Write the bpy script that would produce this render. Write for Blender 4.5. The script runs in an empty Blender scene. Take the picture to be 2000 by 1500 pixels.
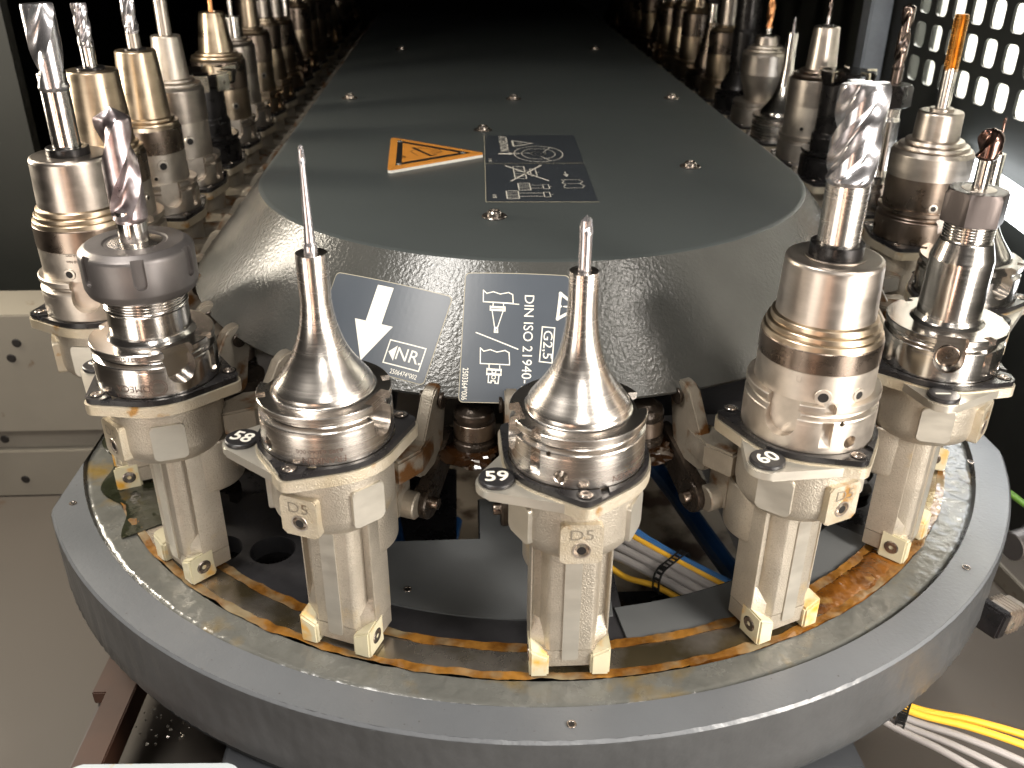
import bpy, bmesh, math, random
from math import sin, cos, pi, radians, hypot, atan2
from mathutils import Vector, Matrix, noise
S = 0.001                      # everything below is written in millimetres
sc = bpy.context.scene
COL = sc.collection
rnd = random.Random(7)

# ------------------------------------------------------------------ camera
CAMP = Vector((-50.104, -664.023, 200.729))
PIT, YAW, ROL = 0.48186, 0.0562, 0.00798
fw = Vector((sin(YAW)*cos(PIT), cos(YAW)*cos(PIT), -sin(PIT)))
rt = Vector((cos(YAW), -sin(YAW), 0)); up = rt.cross(fw)
r2 = rt*cos(ROL)+up*sin(ROL); u2 = -rt*sin(ROL)+up*cos(ROL)
cd = bpy.data.cameras.new("camera"); cam = bpy.data.objects.new("camera", cd); COL.objects.link(cam)
M = Matrix((r2, u2, -fw)).transposed().to_4x4(); M.translation = CAMP*S
cam.matrix_world = M
cd.sensor_width = 36; cd.lens = 1783.3/2000*36; cd.clip_start = 0.02; cd.clip_end = 60
cd.dof.use_dof = True; cd.dof.focus_distance = 0.50; cd.dof.aperture_fstop = 14
sc.camera = cam

# ------------------------------------------------------------------ world, lamps, exposure
w = bpy.data.worlds.new("World"); sc.world = w; w.use_nodes = True
bg = w.node_tree.nodes["Background"]
bg.inputs[0].default_value = (0.80, 0.74, 0.68, 1); bg.inputs[1].default_value = 0.022
sc.view_settings.view_transform = 'Standard'; sc.view_settings.look = 'None'
sc.view_settings.exposure = 0.10; sc.view_settings.gamma = 1.0

def lamp(name, loc, target, power, size, col, size_y=None, spread=None):
    l = bpy.data.lights.new(name, 'AREA'); l.energy = power; l.color = col
    l.shape = 'RECTANGLE' if size_y else 'SQUARE'; l.size = size*S
    if size_y: l.size_y = size_y*S
    if spread: l.spread = radians(spread)
    o = bpy.data.objects.new(name, l); COL.objects.link(o)
    o.location = Vector(loc)*S
    o.rotation_euler = (Vector(target)-Vector(loc)).to_track_quat('-Z', 'Y').to_euler()
    return o
lamp("hall_light_right", (600, -760, 400), (60, -230, -20), 7.5, 240, (1.0, 0.95, 0.88), 260)
lamp("hall_light_left", (-340, -420, 540), (-60, -180, -40), 3.6, 180, (1.0, 0.96, 0.90), 200)
lamp("hall_light_front", (80, -1300, 700), (20, -280, -80), 4.0, 260, (1.0, 0.96, 0.90), 200)
lamp("low_white_fill", (620, -900, -180), (0, -250, -60), 8.0, 560, (1.0, 0.95, 0.88), 420)  # added fill, stands in for a bright floor reflected in the steel
lamp("low_warm_fill", (-340, -1150, -260), (0, -250, -60), 1.2, 70, (1.0, 0.66, 0.48), 520)  # added strip, puts the orange stripe on the holders
lamp("low_left_fill", (-640, -860, -180), (-60, -250, -60), 2.2, 320, (1.0, 0.92, 0.82), 380)  # added fill for the left sides of the holders
lamp("small_hall_lamp", (360, -560, 640), (40, -210, 0), 1.3, 45, (1.0, 0.93, 0.84))
lamp("small_side_lamp", (-470, -560, 660), (-70, -210, 0), 0.9, 45, (1.0, 0.93, 0.84))
lamp("floor_fill", (400, -520, 60), (340, -250, -314), 3.6, 140, (1.0, 0.92, 0.82))  # added fill that brightens the floor at the right
lamp("skirt_highlight_fill", (-640, 60, 170), (-150, -140, 0), 4.0, 60, (1.0, 0.90, 0.74), 300)  # added out of view for the banded highlight on the left skirt

# ------------------------------------------------------------------ materials
MATS = {}
def mat(name, col, metal=0.0, rough=0.5, bump=0.0, bscale=900, var=0.0, vscale=60, vcol=None,
        stretch=None, rvar=0.0, spec=0.5, coat=0.0, spots=None, aniso=0.0, emit=None, bdist=0.0003):
    m = bpy.data.materials.new(name); m.use_nodes = True; MATS[name] = m
    nt = m.node_tree; N = nt.nodes; L = nt.links; b = N["Principled BSDF"]
    c4 = (*col, 1)
    b.inputs["Base Color"].default_value = c4; b.inputs["Metallic"].default_value = metal
    b.inputs["Roughness"].default_value = rough; b.inputs["Specular IOR Level"].default_value = spec
    b.inputs["Coat Weight"].default_value = coat; b.inputs["Coat Roughness"].default_value = 0.12
    b.inputs["Anisotropic"].default_value = aniso
    if emit: b.inputs["Emission Color"].default_value = (*emit[0], 1); b.inputs["Emission Strength"].default_value = emit[1]
    tc = N.new("ShaderNodeTexCoord"); mp = N.new("ShaderNodeMapping"); L.new(tc.outputs["Object"], mp.inputs[0])
    oi = N.new("ShaderNodeObjectInfo"); mul = N.new("ShaderNodeVectorMath"); mul.operation = 'SCALE'
    cmb = N.new("ShaderNodeCombineXYZ"); 
    for i in range(3): L.new(oi.outputs["Random"], cmb.inputs[i])
    L.new(cmb.outputs[0], mul.inputs[0]); mul.inputs[3].default_value = 3.7
    L.new(mul.outputs[0], mp.inputs["Location"])
    if stretch: mp.inputs["Scale"].default_value = stretch
    col_out = None
    if var > 0 or vcol:
        n = N.new("ShaderNodeTexNoise"); n.inputs["Scale"].default_value = vscale; n.inputs["Detail"].default_value = 6
        n.inputs["Roughness"].default_value = 0.62
        L.new(mp.outputs[0], n.inputs["Vector"])
        r = N.new("ShaderNodeValToRGB"); r.color_ramp.elements[0].position = 0.38; r.color_ramp.elements[1].position = 0.66
        v2 = vcol if vcol else tuple(min(1, c*(1+var)) for c in col)
        v1 = col if vcol else tuple(c*(1-var) for c in col)
        r.color_ramp.elements[0].color = (*v1, 1); r.color_ramp.elements[1].color = (*v2, 1)
        L.new(n.outputs["Fac"], r.inputs[0]); col_out = r.outputs[0]
        if rvar > 0:
            mr = N.new("ShaderNodeMapRange"); mr.inputs[1].default_value = .3; mr.inputs[2].default_value = .7
            mr.inputs[3].default_value = max(0.02, rough-rvar); mr.inputs[4].default_value = min(1, rough+rvar)
            L.new(n.outputs["Fac"], mr.inputs[0]); L.new(mr.outputs[0], b.inputs["Roughness"])
    for sp in (spots or []):        # (colour, noise scale, threshold lo, hi)
        n = N.new("ShaderNodeTexNoise"); n.inputs["Scale"].default_value = sp[1]; n.inputs["Detail"].default_value = 5
        mp2 = N.new("ShaderNodeVectorMath"); mp2.operation = 'ADD'; mp2.inputs[1].default_value = (sp[1]*.013, .37, .11)
        L.new(mp.outputs[0], mp2.inputs[0]); L.new(mp2.outputs[0], n.inputs["Vector"])
        mr = N.new("ShaderNodeMapRange"); mr.inputs[1].default_value = sp[2]; mr.inputs[2].default_value = sp[3]
        L.new(n.outputs["Fac"], mr.inputs[0])
        mx = N.new("ShaderNodeMix"); mx.data_type = 'RGBA'
        if col_out is None: mx.inputs[6].default_value = c4
        else: L.new(col_out, mx.inputs[6])
        mx.inputs[7].default_value = (*sp[0], 1); L.new(mr.outputs[0], mx.inputs[0]); col_out = mx.outputs[2]
    if col_out is not None: L.new(col_out, b.inputs["Base Color"])
    if bump > 0:
        n = N.new("ShaderNodeTexNoise"); n.inputs["Scale"].default_value = bscale; n.inputs["Detail"].default_value = 3
        L.new(mp.outputs[0], n.inputs["Vector"])
        bp = N.new("ShaderNodeBump"); bp.inputs["Strength"].default_value = bump; bp.inputs["Distance"].default_value = bdist
        L.new(n.outputs["Fac"], bp.inputs["Height"]); L.new(bp.outputs[0], b.inputs["Normal"])
    return m
turned = mat("turned_steel", (0.66, 0.61, 0.56), 1, 0.26, 0.02, 60, 0.06, 25, stretch=(1, 1, 30), rvar=.03)
bright = mat("bright_steel", (0.70, 0.66, 0.62), 1, 0.19, 0.05, 60, 0.06, 25, stretch=(1, 1, 40), rvar=.04)
satin = mat("satin_steel", (0.48, 0.425, 0.375), 1, 0.34, 0.05, 90, 0.10, 40, stretch=(1, 1, 3), rvar=.06)
bodyst = mat("ground_body_steel", (0.58, 0.52, 0.455), 1, 0.42, 0.08, 700, 0.12, 60, rvar=.06)
bronze = mat("oil_tinted_steel", (0.50, 0.40, 0.29), 1, 0.32, 0.05, 90, 0.10, 30, stretch=(1, 1, 3), rvar=.06)
darkst = mat("dark_band_steel", (0.27, 0.215, 0.175), 1, 0.30, 0.10, 90, 0.2, 45, rvar=.08)
nutm = mat("phosphated_nut_steel", (0.17, 0.155, 0.15), 0.8, 0.44, 0.06, 900, 0.08, 60)
blackox = mat("black_oxide_steel", (0.022, 0.02, 0.02), 0.6, 0.30, 0.15, 700, 0.3, 60, rvar=.1)
blackoil = mat("oily_black_steel", (0.014, 0.012, 0.011), 0.4, 0.16, 0.3, 150, 0.3, 60, rvar=.1)
carbide = mat("carbide_grey", (0.50, 0.47, 0.48), .9, 0.26, 0.10, 400, 0.12, 120)
purple = mat("violet_coated_carbide", (0.45, 0.36, 0.37), 1, 0.33, 0.2, 500, 0.0, 160, vcol=(0.62, 0.55, 0.55), rvar=.06)
silver = mat("ground_silver_carbide", (0.56, 0.54, 0.55), .95, 0.24, 0.1, 300, 0.05, 120)
gold = mat("tin_coated_steel", (0.50, 0.27, 0.075), 1, 0.28, 0.1, 400, 0.2, 100)
copperd = mat("copper_coated_carbide", (0.78, 0.36, 0.16), 1, 0.28, 0.1, 400, 0.2, 100)
burnt = mat("burnt_carbide", (0.20, 0.12, 0.10), 1, 0.22, 0.2, 400, 0.3, 100)
darkdrill = mat("dark_coated_carbide", (0.15, 0.115, 0.10), 1, 0.25, 0.1, 400, 0.3, 100)
holed = mat("hole_inside_dark", (0.012, 0.010, 0.009), 0.2, 0.5)  # shade inside holes put into the colour of flat discs
etch = mat("laser_etching", (0.11, 0.07, 0.055), 0.3, 0.6)
alu = mat("cast_aluminium", (0.50, 0.45, 0.375), 0.72, 0.42, 0.6, 1150, 0.07, 50, rvar=.05, bdist=.0006, spots=[((0.58, 0.45, 0.26), 30, 0.63, 0.76), ((0.43, 0.38, 0.31), 1100, 0.52, 0.68)])
aluoil = mat("oil_stained_aluminium", (0.54, 0.46, 0.33), 0.6, 0.40, 0.6, 1150, 0.0, 45, vcol=(0.58, 0.52, 0.42), rvar=.1, bdist=.0006, spots=[((0.40, 0.22, 0.07), 70, 0.62, 0.72)])
alumill = mat("milled_aluminium", (0.58, 0.545, 0.475), 0.7, 0.34, 0.08, 120, 0.05, 50, stretch=(1, 1, 3), rvar=.06)
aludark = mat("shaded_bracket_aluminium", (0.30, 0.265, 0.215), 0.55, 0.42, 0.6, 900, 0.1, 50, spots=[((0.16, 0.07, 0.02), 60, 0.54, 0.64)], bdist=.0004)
blackpl = mat("black_plastic_plate", (0.016, 0.015, 0.016), 0.0, 0.30, 0.10, 500, 0.3, 60, rvar=.1)
shoe = mat("ivory_nylon", (0.58, 0.53, 0.37), 0, 0.38, 0.1, 300, 0.05, 60, spots=[((0.62, 0.32, 0.03), 55, 0.56, 0.70)], coat=.2)
screwm = mat("oily_screw_steel", (0.30, 0.26, 0.23), 0.9, 0.25, 0.2, 400, 0.3, 200)
discm = mat("black_number_disc", (0.020, 0.019, 0.020), 0, 0.33, 0.05, 400)
white = mat("white_print", (0.80, 0.77, 0.68), 0, 0.5)
cream = mat("cream_print", (0.62, 0.58, 0.50), 0, 0.5)
skirtm = mat("textured_grey_paint", (0.060, 0.060, 0.055), 0, 0.22, 0.60, 480, 0.05, 40, bdist=.0005, spec=.45)
deckm = mat("smooth_grey_paint", (0.054, 0.061, 0.060), 0, 0.42, 0.04, 300, 0.05, 7, rvar=.03, spec=.4)
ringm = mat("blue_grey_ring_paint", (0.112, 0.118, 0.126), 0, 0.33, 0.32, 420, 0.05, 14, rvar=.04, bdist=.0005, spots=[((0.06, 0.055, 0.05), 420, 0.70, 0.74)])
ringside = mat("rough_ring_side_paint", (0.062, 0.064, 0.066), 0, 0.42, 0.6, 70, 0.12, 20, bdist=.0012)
greasy = mat("greasy_grey_paint", (0.110, 0.110, 0.100), 0, 0.24, 0.7, 150, 0.12, 40, rvar=.08, bdist=.0008, coat=.2, spots=[((0.16, 0.11, 0.035), 24, 0.56, 0.68)])
rust = mat("amber_grease", (0.27, 0.125, 0.025), 0, 0.18, 0.4, 110, 0.0, 60, vcol=(0.10, 0.036, 0.006), rvar=.06, coat=.8, bdist=.0008, spots=[((0.22, 0.17, 0.10), 40, 0.50, 0.64)])
deepgrease = mat("deep_amber_grease", (0.21, 0.078, 0.012), 0, 0.12, 0.6, 90, 0.0, 40, vcol=(0.060, 0.020, 0.004), rvar=.04, coat=.8, bdist=.001, spots=[((0.30, 0.17, 0.05), 60, 0.58, 0.68)])
tracks = mat("polished_track_steel", (0.52, 0.47, 0.41), .9, 0.27, 0.3, 80, 0.15, 30, rvar=.08, spots=[((0.26, 0.21, 0.12), 26, 0.46, 0.60)])
inplate = mat("inner_black_plate", (0.030, 0.029, 0.031), 0, 0.32, 0.35, 260, 0.3, 20, rvar=.08, bdist=.0005)
greyplate = mat("inner_grey_plate", (0.115, 0.120, 0.122), 0, 0.36, 0.15, 200, 0.08, 14, rvar=.06)
sludge = mat("black_green_sludge", (0.018, 0.020, 0.010), 0, 0.12, 0.9, 90, 0.3, 40, coat=.6, bdist=.0012)
linkm = mat("oily_link_steel", (0.045, 0.034, 0.026), 0.6, 0.30, 0.7, 300, 0.25, 60, rvar=.12, bdist=.0006)
amber = mat("wet_amber_oil", (0.022, 0.009, 0.003), 0, 0.10, 0.5, 130, 0.3, 60, coat=.8)
labelm = mat("blue_grey_label", (0.066, 0.077, 0.093), 0, 0.36, 0.10, 400, 0.05, 20, spec=.4)
labeldk = mat("dark_blue_label", (0.034, 0.039, 0.045), 0, 0.36, 0.05, 400, spec=.35)
labedge = mat("label_rim", (0.42, 0.38, 0.28), 0, 0.5)
orange = mat("orange_warning_print", (0.50, 0.20, 0.032), 0, 0.5, 0.1, 200, 0.06, 30, spec=.25)
foam = mat("white_backing_foam", (0.62, 0.60, 0.54), 0, 0.7, 0.4, 500)
blackp = mat("black_print", (0.012, 0.012, 0.012), 0, 0.45)
floorm = mat("beige_tray_floor", (0.078, 0.066, 0.055), 0, 0.62, 0.15, 60, 0.10, 4, rvar=.1, spots=[((0.07, 0.045, 0.03), 33, 0.66, 0.72)])
stainm = mat("stained_tray_floor", (0.30, 0.25, 0.19), 0, 0.45, 0.3, 60, 0.15, 9,
             spots=[((0.07, 0.045, 0.03), 26, 0.50, 0.62)])
beamm = mat("beige_sheet_steel", (0.20, 0.182, 0.150), 0, 0.50, 0.08, 60, 0.08, 6, spots=[((0.12, 0.08, 0.05), 40, 0.68, 0.74)])
beamdk = mat("darker_sheet_steel", (0.16, 0.145, 0.12), 0, 0.5, 0.1, 60, 0.2, 9)  # darker tone of the sheet steel for the recessed strip
wallm = mat("dark_enclosure_paint", (0.016, 0.017, 0.015), 0, 0.55, 0.1, 60, 0.15, 5, spec=.3)
brownm = mat("rusty_brown_steel", (0.040, 0.015, 0.007), 0.0, 0.6, 0.2, 100, 0.2, 20)
mauve = mat("grime_covered_panel", (0.055, 0.043, 0.040), 0, 0.4, 0.3, 70, 0.2, 18)
palebl = mat("pale_blue_plate", (0.40, 0.44, 0.46), 0, 0.35, 0.1, 60, 0.05, 20, spots=[((0.40, 0.30, 0.10), 60, 0.66, 0.72)])
postm = mat("galvanised_post", (0.20, 0.22, 0.25), 0.3, 0.42, 0.1, 40, 0.35, 9)
pipem = mat("white_glow_tube", (0.80, 0.82, 0.85), 0, 0.25, 0.4, 120, 0.05, 20, emit=((0.93, 0.97, 1.0), 10.0))  # white pipe given a glow to throw glare on the ring
outside = mat("white_light_box", (0.85, 0.84, 0.79), 0, 0.7)
yel = mat("yellow_cable", (0.85, 0.47, 0.04), 0, 0.40, 0.1, 200)
gry = mat("grey_cable", (0.30, 0.28, 0.27), 0, 0.42, 0.1, 200)
blu = mat("blue_cable", (0.05, 0.16, 0.40), 0, 0.35, 0.1, 200)
bluh = mat("blue_hose", (0.012, 0.055, 0.16), 0, 0.3, 0.1, 200)
redm = mat("dark_red_cloth", (0.16, 0.012, 0.012), 0, 0.5)
grn = mat("green_cable", (0.10, 0.22, 0.03), 0, 0.4)
tiem = mat("black_cable_tie", (0.012, 0.012, 0.012), 0, 0.35)
plugm = mat("nickel_connector", (0.50, 0.44, 0.38), 0.85, 0.36, 0.3, 300, 0.12, 60)
chipm = mat("aluminium_chip", (0.72, 0.68, 0.60), 0.9, 0.25)
insertm = mat("insert_bright", (0.75, 0.70, 0.60), 1, 0.2, 0.3, 200, .2, 90)

# ------------------------------------------------------------------ mesh helpers
def fin(name, bm, m, parent=None, loc=None, rz=0, sharp=20, smooth=True):
    for v in bm.verts: v.co *= S
    bmesh.ops.recalc_face_normals(bm, faces=bm.faces)
    me = bpy.data.meshes.new(name); bm.to_mesh(me); bm.free()
    if smooth:
        me.shade_smooth(); me.set_sharp_from_angle(angle=radians(sharp))
    me.materials.append(m)
    return place(name, me, parent, loc, rz)
def place(name, me, parent=None, loc=None, rz=0):
    o = bpy.data.objects.new(name, me); COL.objects.link(o)
    if loc is not None: o.location = Vector(loc)*S
    o.rotation_euler = (0, 0, rz)
    if parent: o.parent = parent
    return o
def empty(name, loc=(0, 0, 0), rz=0):
    o = bpy.data.objects.new(name, None); COL.objects.link(o); o.location = Vector(loc)*S; o.rotation_euler = (0, 0, rz)
    o.empty_display_size = 0.01; return o
def tag(o, label=None, cat=None, group=None, kind=None):
    if label: o["label"] = label
    if cat: o["category"] = cat
    if group: o["group"] = group
    if kind: o["kind"] = kind
    return o
def lathe(bm, pts, seg=72, c=(0, 0), ax=None):
    """surface of revolution of (r, z) points; ax = Matrix to orient"""
    rings = []
    for r, z in pts:
        if r < 1e-4: rings.append([bm.verts.new((c[0], c[1], z))])
        else: rings.append([bm.verts.new((c[0]+r*cos(2*pi*i/seg), c[1]+r*sin(2*pi*i/seg), z)) for i in range(seg)])
    for a, b in zip(rings, rings[1:]):
        if len(a) == 1 and len(b) == 1: continue
        for i in range(seg):
            j = (i+1) % seg
            if len(a) == 1: bm.faces.new((a[0], b[i], b[j]))
            elif len(b) == 1: bm.faces.new((a[i], a[j], b[0]))
            else: bm.faces.new((a[i], a[j], b[j], b[i]))
    if ax is not None:
        vs = [v for r in rings for v in r]
        bmesh.ops.transform(bm, matrix=ax, verts=vs)
    return bm
def ch(pts, c=0.4):
    """small chamfer on every sharp corner of a lathe profile"""
    out = [pts[0]]
    for a, b, d in zip(pts, pts[1:], pts[2:]):
        va = Vector((a[0]-b[0], a[1]-b[1])); vd = Vector((d[0]-b[0], d[1]-b[1]))
        if va.length < 1e-6 or vd.length < 1e-6 or abs(va.normalized().dot(vd.normalized())+1) < 0.008 or b[0] < .01:
            out.append(b); continue
        ca = min(c, va.length*.4); cdd = min(c, vd.length*.4)
        p = Vector(b)+va.normalized()*ca; q = Vector(b)+vd.normalized()*cdd
        out += [tuple(p), tuple(q)]
    out.append(pts[-1]); return out
def prism(bm, poly, z0, z1, bev=0.0, mtx=None, seg=2):
    vb = [bm.verts.new((x, y, z0)) for x, y in poly]; vt = [bm.verts.new((x, y, z1)) for x, y in poly]
    fs = [bm.faces.new(vb[::-1]), bm.faces.new(vt)]
    n = len(poly)
    for i in range(n): fs.append(bm.faces.new((vb[i], vb[(i+1) % n], vt[(i+1) % n], vt[i])))
    vs = vb+vt
    if bev > 0:
        es = list({e for f in fs[:2] for e in f.edges})
        r = bmesh.ops.bevel(bm, geom=es, offset=bev, segments=seg, affect='EDGES', clamp_overlap=True)
        vs = list({v for f in r['faces'] for v in f.verts} | {v for v in vs if v.is_valid})
    if mtx is not None: bmesh.ops.transform(bm, matrix=mtx, verts=[v for v in vs if v.is_valid])
    return bm
def box(bm, x0, x1, y0, y1, z0, z1, bev=0.0, mtx=None):
    r = bmesh.ops.create_cube(bm, size=1.0); vs = r['verts']
    for v in vs: v.co = Vector(((x0+x1)/2+v.co.x*(x1-x0), (y0+y1)/2+v.co.y*(y1-y0), (z0+z1)/2+v.co.z*(z1-z0)))
    if bev > 0:
        es = list({e for v in vs for e in v.link_edges})
        q = bmesh.ops.bevel(bm, geom=es, offset=bev, segments=2, affect='EDGES', clamp_overlap=True)
        vs = list({v for f in q['faces'] for v in f.verts} | {v for v in vs if v.is_valid})
    if mtx is not None: bmesh.ops.transform(bm, matrix=mtx, verts=vs)
    return bm
def rrect(w, h, r, n=5, cx=0, cy=0):
    p = []
    for sx, sy, a0 in ((1, 1, 0), (-1, 1, 90), (-1, -1, 180), (1, -1, 270)):
        for i in range(n+1):
            a = radians(a0+90*i/n); p.append((cx+sx*(w/2-r)+r*cos(a), cy+sy*(h/2-r)+r*sin(a)))
    return p
def hull(circs, n=24):
    """convex hull of circles (x, y, r)"""
    pts = [(x+r*cos(2*pi*i/n), y+r*sin(2*pi*i/n)) for x, y, r in circs for i in range(n)]
    pts = sorted(set((round(a, 4), round(b, 4)) for a, b in pts))
    def half(ps):
        h = []
        for p in ps:
            while len(h) > 1 and (h[-1][0]-h[-2][0])*(p[1]-h[-2][1])-(h[-1][1]-h[-2][1])*(p[0]-h[-2][0]) <= 1e-6: h.pop()
            h.append(p)
        return h
    a = half(pts); b = half(pts[::-1]); return a[:-1]+b[:-1]
def tube(bm, pts, r, n=10, sub=6):
    P = [Vector(p) for p in pts]; Q = []
    for i in range(len(P)-1):
        p0 = P[max(0, i-1)]; p1 = P[i]; p2 = P[i+1]; p3 = P[min(len(P)-1, i+2)]
        for j in range(sub):
            t = j/sub
            Q.append(0.5*((2*p1)+(p2-p0)*t+(2*p0-5*p1+4*p2-p3)*t*t+(3*p1-p0-3*p2+p3)*t**3))
    Q.append(P[-1]); prev = None; nrm = None
    for i, q in enumerate(Q):
        d = (Q[min(i+1, len(Q)-1)]-Q[max(i-1, 0)]).normalized()
        if nrm is None: nrm = d.orthogonal().normalized()
        nrm = (nrm-d*nrm.dot(d)).normalized(); bn = d.cross(nrm)
        ring = [bm.verts.new(q+(nrm*cos(2*pi*k/n)+bn*sin(2*pi*k/n))*r) for k in range(n)]
        if prev:
            for k in range(n): bm.faces.new((prev[k], prev[(k+1) % n], ring[(k+1) % n], ring[k]))
        else: bm.faces.new(ring[::-1])
        prev = ring
    bm.faces.new(prev); return bm
def radial(az, r, z):
    """matrix: local z points outward along azimuth az (radians from -y towards +x)"""
    d = Vector((sin(az), -cos(az), 0))
    m = Matrix((Vector((cos(az), sin(az), 0)), Vector((0, 0, 1)), d)).transposed().to_4x4()
    m.translation = Vector((r*sin(az), -r*cos(az), z)); return m
def boolean(o, cutbms, op='DIFFERENCE'):
    cm = bpy.data.meshes.new("cut_tmp")
    bm = cutbms
    for v in bm.verts: v.co *= S
    bmesh.ops.recalc_face_normals(bm, faces=bm.faces)
    bm.to_mesh(cm); bm.free()
    c = bpy.data.objects.new("cut_tmp", cm); COL.objects.link(c)
    c.parent = o.parent
    md = o.modifiers.new("b", 'BOOLEAN'); md.object = c; md.operation = op; md.solver = 'EXACT'; md.use_self = True
    bpy.context.view_layer.update()
    dg = bpy.context.evaluated_depsgraph_get()
    me = bpy.data.meshes.new_from_object(o.evaluated_get(dg))
    o.modifiers.clear(); old = o.data; me.name = old.name; o.data = me
    bpy.data.objects.remove(c); bpy.data.meshes.remove(cm)
    me.shade_smooth(); me.set_sharp_from_angle(angle=radians(12))
    return me
_tc = {}
def textbm(s, size, bold=0.0, align='CENTER'):
    """2-D text outline triangles: list of verts (x, y) and faces"""
    key = (s, size, bold, align)
    if key in _tc: return _tc[key]
    cu = bpy.data.curves.new("txt", 'FONT'); cu.body = s; cu.size = size; cu.align_x = align; cu.align_y = 'CENTER'
    cu.offset = bold; cu.resolution_u = 3; cu.fill_mode = 'FRONT'
    o = bpy.data.objects.new("txt", cu); COL.objects.link(o); bpy.context.view_layer.update()
    me = bpy.data.meshes.new_from_object(o.evaluated_get(bpy.context.evaluated_depsgraph_get()))
    V = [(v.co.x, v.co.y) for v in me.vertices]; F = [tuple(p.vertices) for p in me.polygons]
    bpy.data.objects.remove(o); bpy.data.curves.remove(cu); bpy.data.meshes.remove(me)
    _tc[key] = (V, F); return V, F
class Print:
    """flat print collected in 2-D (mm) and laid on a surface by a mapping function"""
    def __init__(s): s.V = []; s.F = []
    def poly(s, pts):
        n = len(s.V); s.V += pts; s.F.append(tuple(range(n, n+len(pts))))
    def line(s, pts, w=0.5, closed=False):
        if closed: pts = pts+[pts[0]]
        for (ax, ay), (bx, by) in zip(pts, pts[1:]):
            L = hypot(bx-ax, by-ay)
            if L < 1e-6: continue
            k = max(1, int(L/6)); nx, ny = -(by-ay)/L*w/2, (bx-ax)/L*w/2; ex, ey = (bx-ax)/L*w/2, (by-ay)/L*w/2
            ax2, ay2, bx2, by2 = ax-ex, ay-ey, bx+ex, by+ey
            for i in range(k):
                t0, t1 = i/k, (i+1)/k
                p = lambda t, sg: (ax2+(bx2-ax2)*t+sg*nx, ay2+(by2-ay2)*t+sg*ny)
                s.poly([p(t0, 1), p(t0, -1), p(t1, -1), p(t1, 1)])
    def circle(s, cx, cy, r, w=0.5, a0=0, a1=360, ry=None, n=36):
        ry = ry or r
        s.line([(cx+r*cos(radians(a0+(a1-a0)*i/n)), cy+ry*sin(radians(a0+(a1-a0)*i/n))) for i in range(n+1)], w)
    def text(s, t, size, cx, cy, rot=0, bold=0.0, align='CENTER', sx=1.0, fit=None):
        V, F = textbm(t, size, bold, align)
        if fit: sx = fit/(max(v[0] for v in V)-min(v[0] for v in V))
        n = len(s.V); c, q = cos(radians(rot)), sin(radians(rot))
        s.V += [(cx+x*sx*c-y*q, cy+x*sx*q+y*c) for x, y in V]; s.F += [tuple(i+n for i in f) for f in F]
    def grid(s, poly_w, poly_h, r, cx=0, cy=0, n=14):
        """rounded rectangle sliced into vertical strips"""
        xs = sorted({-poly_w/2+poly_w*i/n for i in range(n+1)} | {-poly_w/2+r*(1-cos(radians(a))) for a in (0, 30, 60, 90)} | {poly_w/2-r*(1-cos(radians(a))) for a in (0, 30, 60, 90)})
        def hh(x):
            d = abs(x)-(poly_w/2-r)
            return poly_h/2 if d <= 0 else poly_h/2-r+math.sqrt(max(0, r*r-d*d))
        ys = 6
        for a, b in zip(xs, xs[1:]):
            for j in range(ys):
                t0, t1 = -1+2*j/ys, -1+2*(j+1)/ys
                s.poly([(cx+a, cy+hh(a)*t0), (cx+b, cy+hh(b)*t0), (cx+b, cy+hh(b)*t1), (cx+a, cy+hh(a)*t1)])
    def build(s, name, f, m, parent, off=0.1):
        me = bpy.data.meshes.new(name)
        me.from_pydata([tuple(Vector(f(x, y, off))*S) for x, y in s.V], [], s.F); me.materials.append(m)
        return place(name, me, parent)
def oncyl(R, az0, z0, flip=False):
    sg = -1 if flip else 1
    def f(x, y, off):
        a = az0+sg*x/R; return ((R+off)*sin(a), -(R+off)*cos(a), z0+sg*y)
    return f

# ------------------------------------------------------------------ pot positions on the chain
RC, PH, DE, PITCH = 303.0, 0.00126, 0.39769, 83.2
def potpos(k):
    if k >= 4: return (RC, {4: 7.6, 5: 91, 6: 188}.get(k, 17.3+(k-4)*PITCH-(10 if k < 8 else 0))), pi/2
    if k <= -4: return (-RC, {-4: 4.0}.get(k, 17.3+(-4-k)*PITCH)), -pi/2
    a = PH+k*DE
    return (RC*sin(a), -RC*cos(a)), a
KMIN, KMAX = -22, 22
def ordinal(n): return ["first", "second", "third", "fourth", "fifth", "sixth", "seventh", "eighth", "ninth", "tenth", "eleventh", "twelfth", "thirteenth", "fourteenth", "fifteenth", "sixteenth", "seventeenth", "eighteenth", "nineteenth", "twentieth"][n-1]

PX_ = 450
# ------------------------------------------------------------------ setting: floor, walls
bm = bmesh.new(); box(bm, -1500, 1500, -1500, 3900, -330, -314); tag(fin("floor", bm, floorm), kind='structure')
bm = bmesh.new(); bmesh.ops.create_grid(bm, x_segments=2, y_segments=2, size=1)
for v in bm.verts: v.co = Vector((60+v.co.x*130, 30+v.co.y*190, -312.5))
tag(fin("stained_floor_patch", bm, stainm), kind='structure')
bm = bmesh.new(); box(bm, -1500, 1500, 3900, 3920, -314, 1300); tag(fin("back_wall", bm, wallm), kind='structure')
bm = bmesh.new(); box(bm, -1020, -1000, 100, 3900, -314, 1300)
box(bm, -1000, -470, 260, 275, -314, 900)
tag(fin("left_wall", bm, wallm), kind='structure')
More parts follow.
